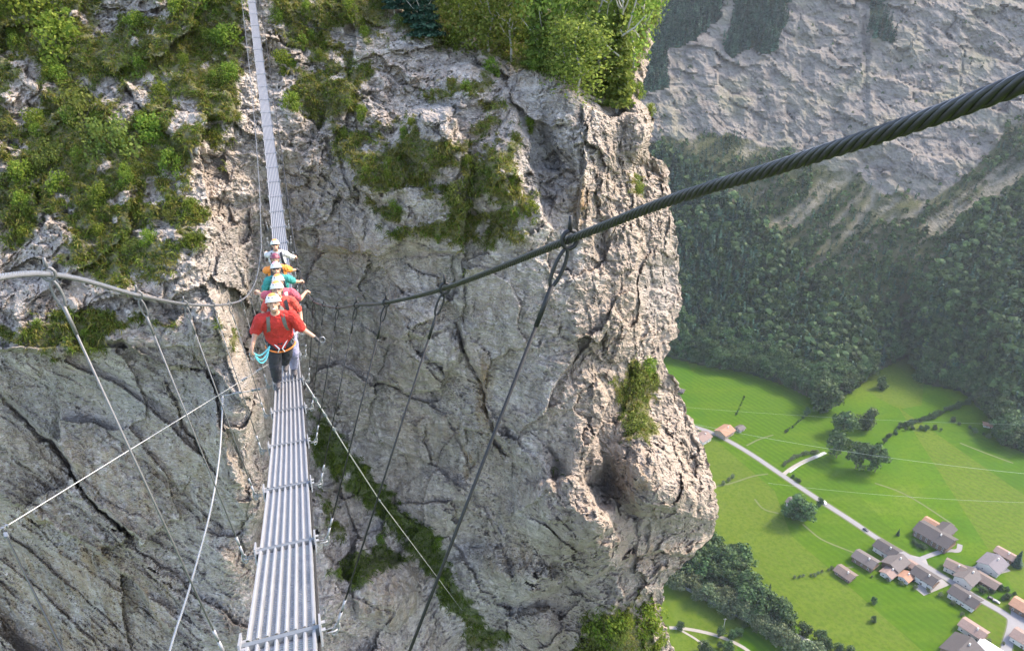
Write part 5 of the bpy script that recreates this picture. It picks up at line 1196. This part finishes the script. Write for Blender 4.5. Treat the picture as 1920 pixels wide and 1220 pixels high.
    if strap:
        for s_ in (-1, 1):
            pts = [neck+rt*s_*.095*sc+BAX*.05+UP*.005, neck+rt*s_*.10*sc-BAX*.055*sc-UP*.0, pelvis.lerp(neck, .74)+rt*s_*.112*sc-BAX*.135*sc, pelvis.lerp(neck, .52)+rt*s_*.125*sc-BAX*.125*sc, pelvis.lerp(neck, .32)+rt*s_*.16*sc-BAX*.05]
            mb = MB(); pp = catmull([L_(p) for p in pts], 5); n_ = len(pp)
            for a, b_ in zip(pp[:-1], pp[1:]):
                d_ = (b_-a).normalized(); w_ = d_.cross(fw0).normalized(); mb.add([a-w_*.026-fw0*.01, a+w_*.026-fw0*.01, b_+w_*.026-fw0*.01, b_-w_*.026-fw0*.01]+[a-w_*.026+fw0*.012, a+w_*.026+fw0*.012, b_+w_*.026+fw0*.012, b_-w_*.026+fw0*.012], [(0, 1, 2, 3), (7, 6, 5, 4), (0, 4, 5, 1), (1, 5, 6, 2), (2, 6, 7, 3), (3, 7, 4, 0)])
            mb.build('shoulder_strap', strap, e)
    if extras: extras(e, L_, pelvis, neck, sc, rt, fwd, wrists)
    return e
def harness(col):
    def f(e, L_, pelvis, neck, sc, rt, fwd, wrists):
        ring = [L_(pelvis+UP*.055*sc+rt*.182*sc*math.cos(a)+BAX*.14*sc*math.sin(a)) for a in np.linspace(0, 2*math.pi, 31)[:-1]]
        mb = MB(); mb.tube(ring, .017, 6, closed=True); hb = mb.build('harness_belt', col, e, True)
        for s_ in (-1, 1):
            c = pelvis+rt*s_*.095*sc-UP*.13*sc-BAX*.02
            ring = [L_(c+rt*.118*sc*math.cos(a)+BAX*.118*sc*math.sin(a)+UP*(.05*s_*math.cos(a))) for a in np.linspace(0, 2*math.pi, 25)[:-1]]
            mb = MB(); mb.tube(ring, .013, 6, closed=True); mb.build('leg_loop', col, hb, True)
            mb = MB(); mb.tube([L_(pelvis+rt*s_*.11*sc-BAX*.135*sc+UP*.04), L_(pelvis+rt*s_*.02*sc-BAX*.155*sc-UP*.09), L_(pelvis+rt*s_*.05-BAX*.145*sc-UP*.15)], .009, 6); mb.build('tie_strap', m_wweb, hb, True)
        for k, s_ in enumerate((-.16, -.12, .13, .17)):
            c = L_(pelvis+rt*s_*sc*1.05-BAX*.09+UP*.0); ring = [c+UP*.045*math.cos(a)-UP*.03+rt*.02*math.sin(a) for a in np.linspace(0, 2*math.pi, 13)[:-1]]
            mb = MB(); mb.tube(ring, .006, 5, closed=True); mb.build('carabiner', m_galv, hb, True)
    return f
def leader_extras(e, L_, pelvis, neck, sc, rt, fwd, wrists):
    harness(m_orweb)(e, L_, pelvis, neck, sc, rt, fwd, wrists)
    a = pelvis-rt*.15*sc-BAX*.12-UP*.04; h = wrists[-1][1]
    for k, dz in enumerate((.10, .17, .22)):
        pts = [a, a.lerp(h, .3)-UP*dz*.8-BAX*.03*k, a.lerp(h, .65)-UP*dz-BAX*.04, h-UP*.03]; mb = MB(); mb.tube(catmull([L_(p) for p in pts], 7), .011, 6); mb.build('teal_lanyard', m_teal, e, True)
    ring = [L_(h-UP*.10+UP*.07*math.cos(q)+rt*.035*math.sin(q)) for q in np.linspace(0, 2*math.pi, 15)[:-1]]
    mb = MB(); mb.tube(ring, .008, 6, closed=True); mb.build('carabiner', m_galv, e, True)
    h2 = wrists[1][1]; ring = [L_(h2+rt*.06+UP*.05*math.cos(q)+rt*.04*math.sin(q)) for q in np.linspace(0, 2*math.pi, 15)[:-1]]
    mb = MB(); mb.tube(ring, .008, 6, closed=True); mb.build('carabiner', m_galv, e, True)
    # pouch pocket on the chest
    c = L_(pelvis.lerp(neck, .42)-BAX*.125*sc); mb = MB(); mb.box(c, (.012, .012, .16)); mb.build('zip', flat('zip_red', (.35, .02, .02), .6), e)
m_red = cloth('red_shirt', (.42, .022, .015)); m_coral = cloth('coral_shirt', (.5, .06, .04)); m_pinks = cloth('pink_shirt', (.46, .08, .11)); m_teals = cloth('teal_shirt', (.02, .24, .21)); m_oranges = cloth('orange_shirt', (.75, .24, .04)); m_whites = cloth('white_shirt', (.5, .49, .47))
m_blackt = cloth('black_trousers', (.022, .022, .028)); m_greyt = cloth('grey_violet_trousers', (.20, .20, .27)); m_navy = cloth('navy_trousers', (.04, .05, .09)); m_olive = cloth('olive_strap', (.10, .10, .085)); m_blackv = cloth('black_vest', (.02, .02, .03))
person('leading hiker in a red shirt and black trousers with one arm stretched out', 10.35, (513, 571), 9.85, {-1: ('free', 471, 655, 9.75), 1: ('free', 597, 638, 9.95)}, (m_red, m_blackt, 'short'), (m_hwhite, m_horange), feet={-1: (-.15, 10.38), 1: (-.04, 10.85)}, strap=m_olive, pack=m_olive, extras=leader_extras, glove=(False, True), hip_o=.0, bulk=1.14)
person('hiker in a coral red shirt and grey trousers right behind the leader', 11.1, (520, 545), 10.95, {-1: ('free', 489, 600, 10.9), 1: ('free', 569, 612, 10.8)}, (m_coral, m_greyt, 'short'), (m_hwhite, m_horange), feet={-1: (.0, 11.35), 1: (.12, 10.95)}, strap=m_black, extras=harness(m_wweb), hip_o=.07)
person('mostly hidden hiker in a pink shirt holding the right cable', 11.95, (522, 531), 11.75, {-1: ('cable', 474, 548), 1: ('cable', 577, 549)}, (m_pinks, m_navy, 'short'), (m_hwhite, m_horange), strap=m_wweb, hip_o=.07)
person('bearded hiker in a teal shirt with sunglasses and white helmet', 13.4, (518, 506), 13.2, {-1: ('free', 492, 556, 13.0), 1: ('cable', 569, 531)}, (m_teals, m_navy, 'short'), (m_hwhite, m_pinkh), strap=m_black, pack=m_black, beard=True, glasses=True)
person('hiker in a loose orange shirt with a dark red helmet', 14.75, (516, 488), 14.45, {-1: ('cable', 481, 503), 1: ('cable', 558, 507)}, (m_oranges, m_navy, 'short'), (m_maroon, None), strap=m_black, glove=(True, True))
person('rearmost hiker in white with a black vest and both arms spread wide', 16.1, (516, 461), 15.85, {-1: ('cable', 482, 471), 1: ('cable', 559, 484)}, (m_whites, m_navy, 'long'), (m_hwhite, m_horange), strap=m_blackv, pack=m_blackv, glasses=True)
# ------------------------------------------------------------------ haze: one box of pale air round camera, cliff, valley and far slope
mh = bpy.data.materials.new('haze'); mh.use_nodes = True; t = mh.node_tree; t.nodes.clear()
ho_ = t.nodes.new('ShaderNodeOutputMaterial'); pv = t.nodes.new('ShaderNodeVolumePrincipled')
pv.inputs['Color'].default_value = (.80, .89, 1.0, 1); pv.inputs['Density'].default_value = HAZE; pv.inputs['Anisotropy'].default_value = .2
t.links.new(pv.outputs[0], ho_.inputs['Volume'])
mb = MB(); mb.box((0, 2000, (-H-1+70)/2), (12060, 12060, 70+H+1))
mb.build('haze', mh, None, kind='stuff', label='thin bluish haze hanging in the valley air', cat='haze')
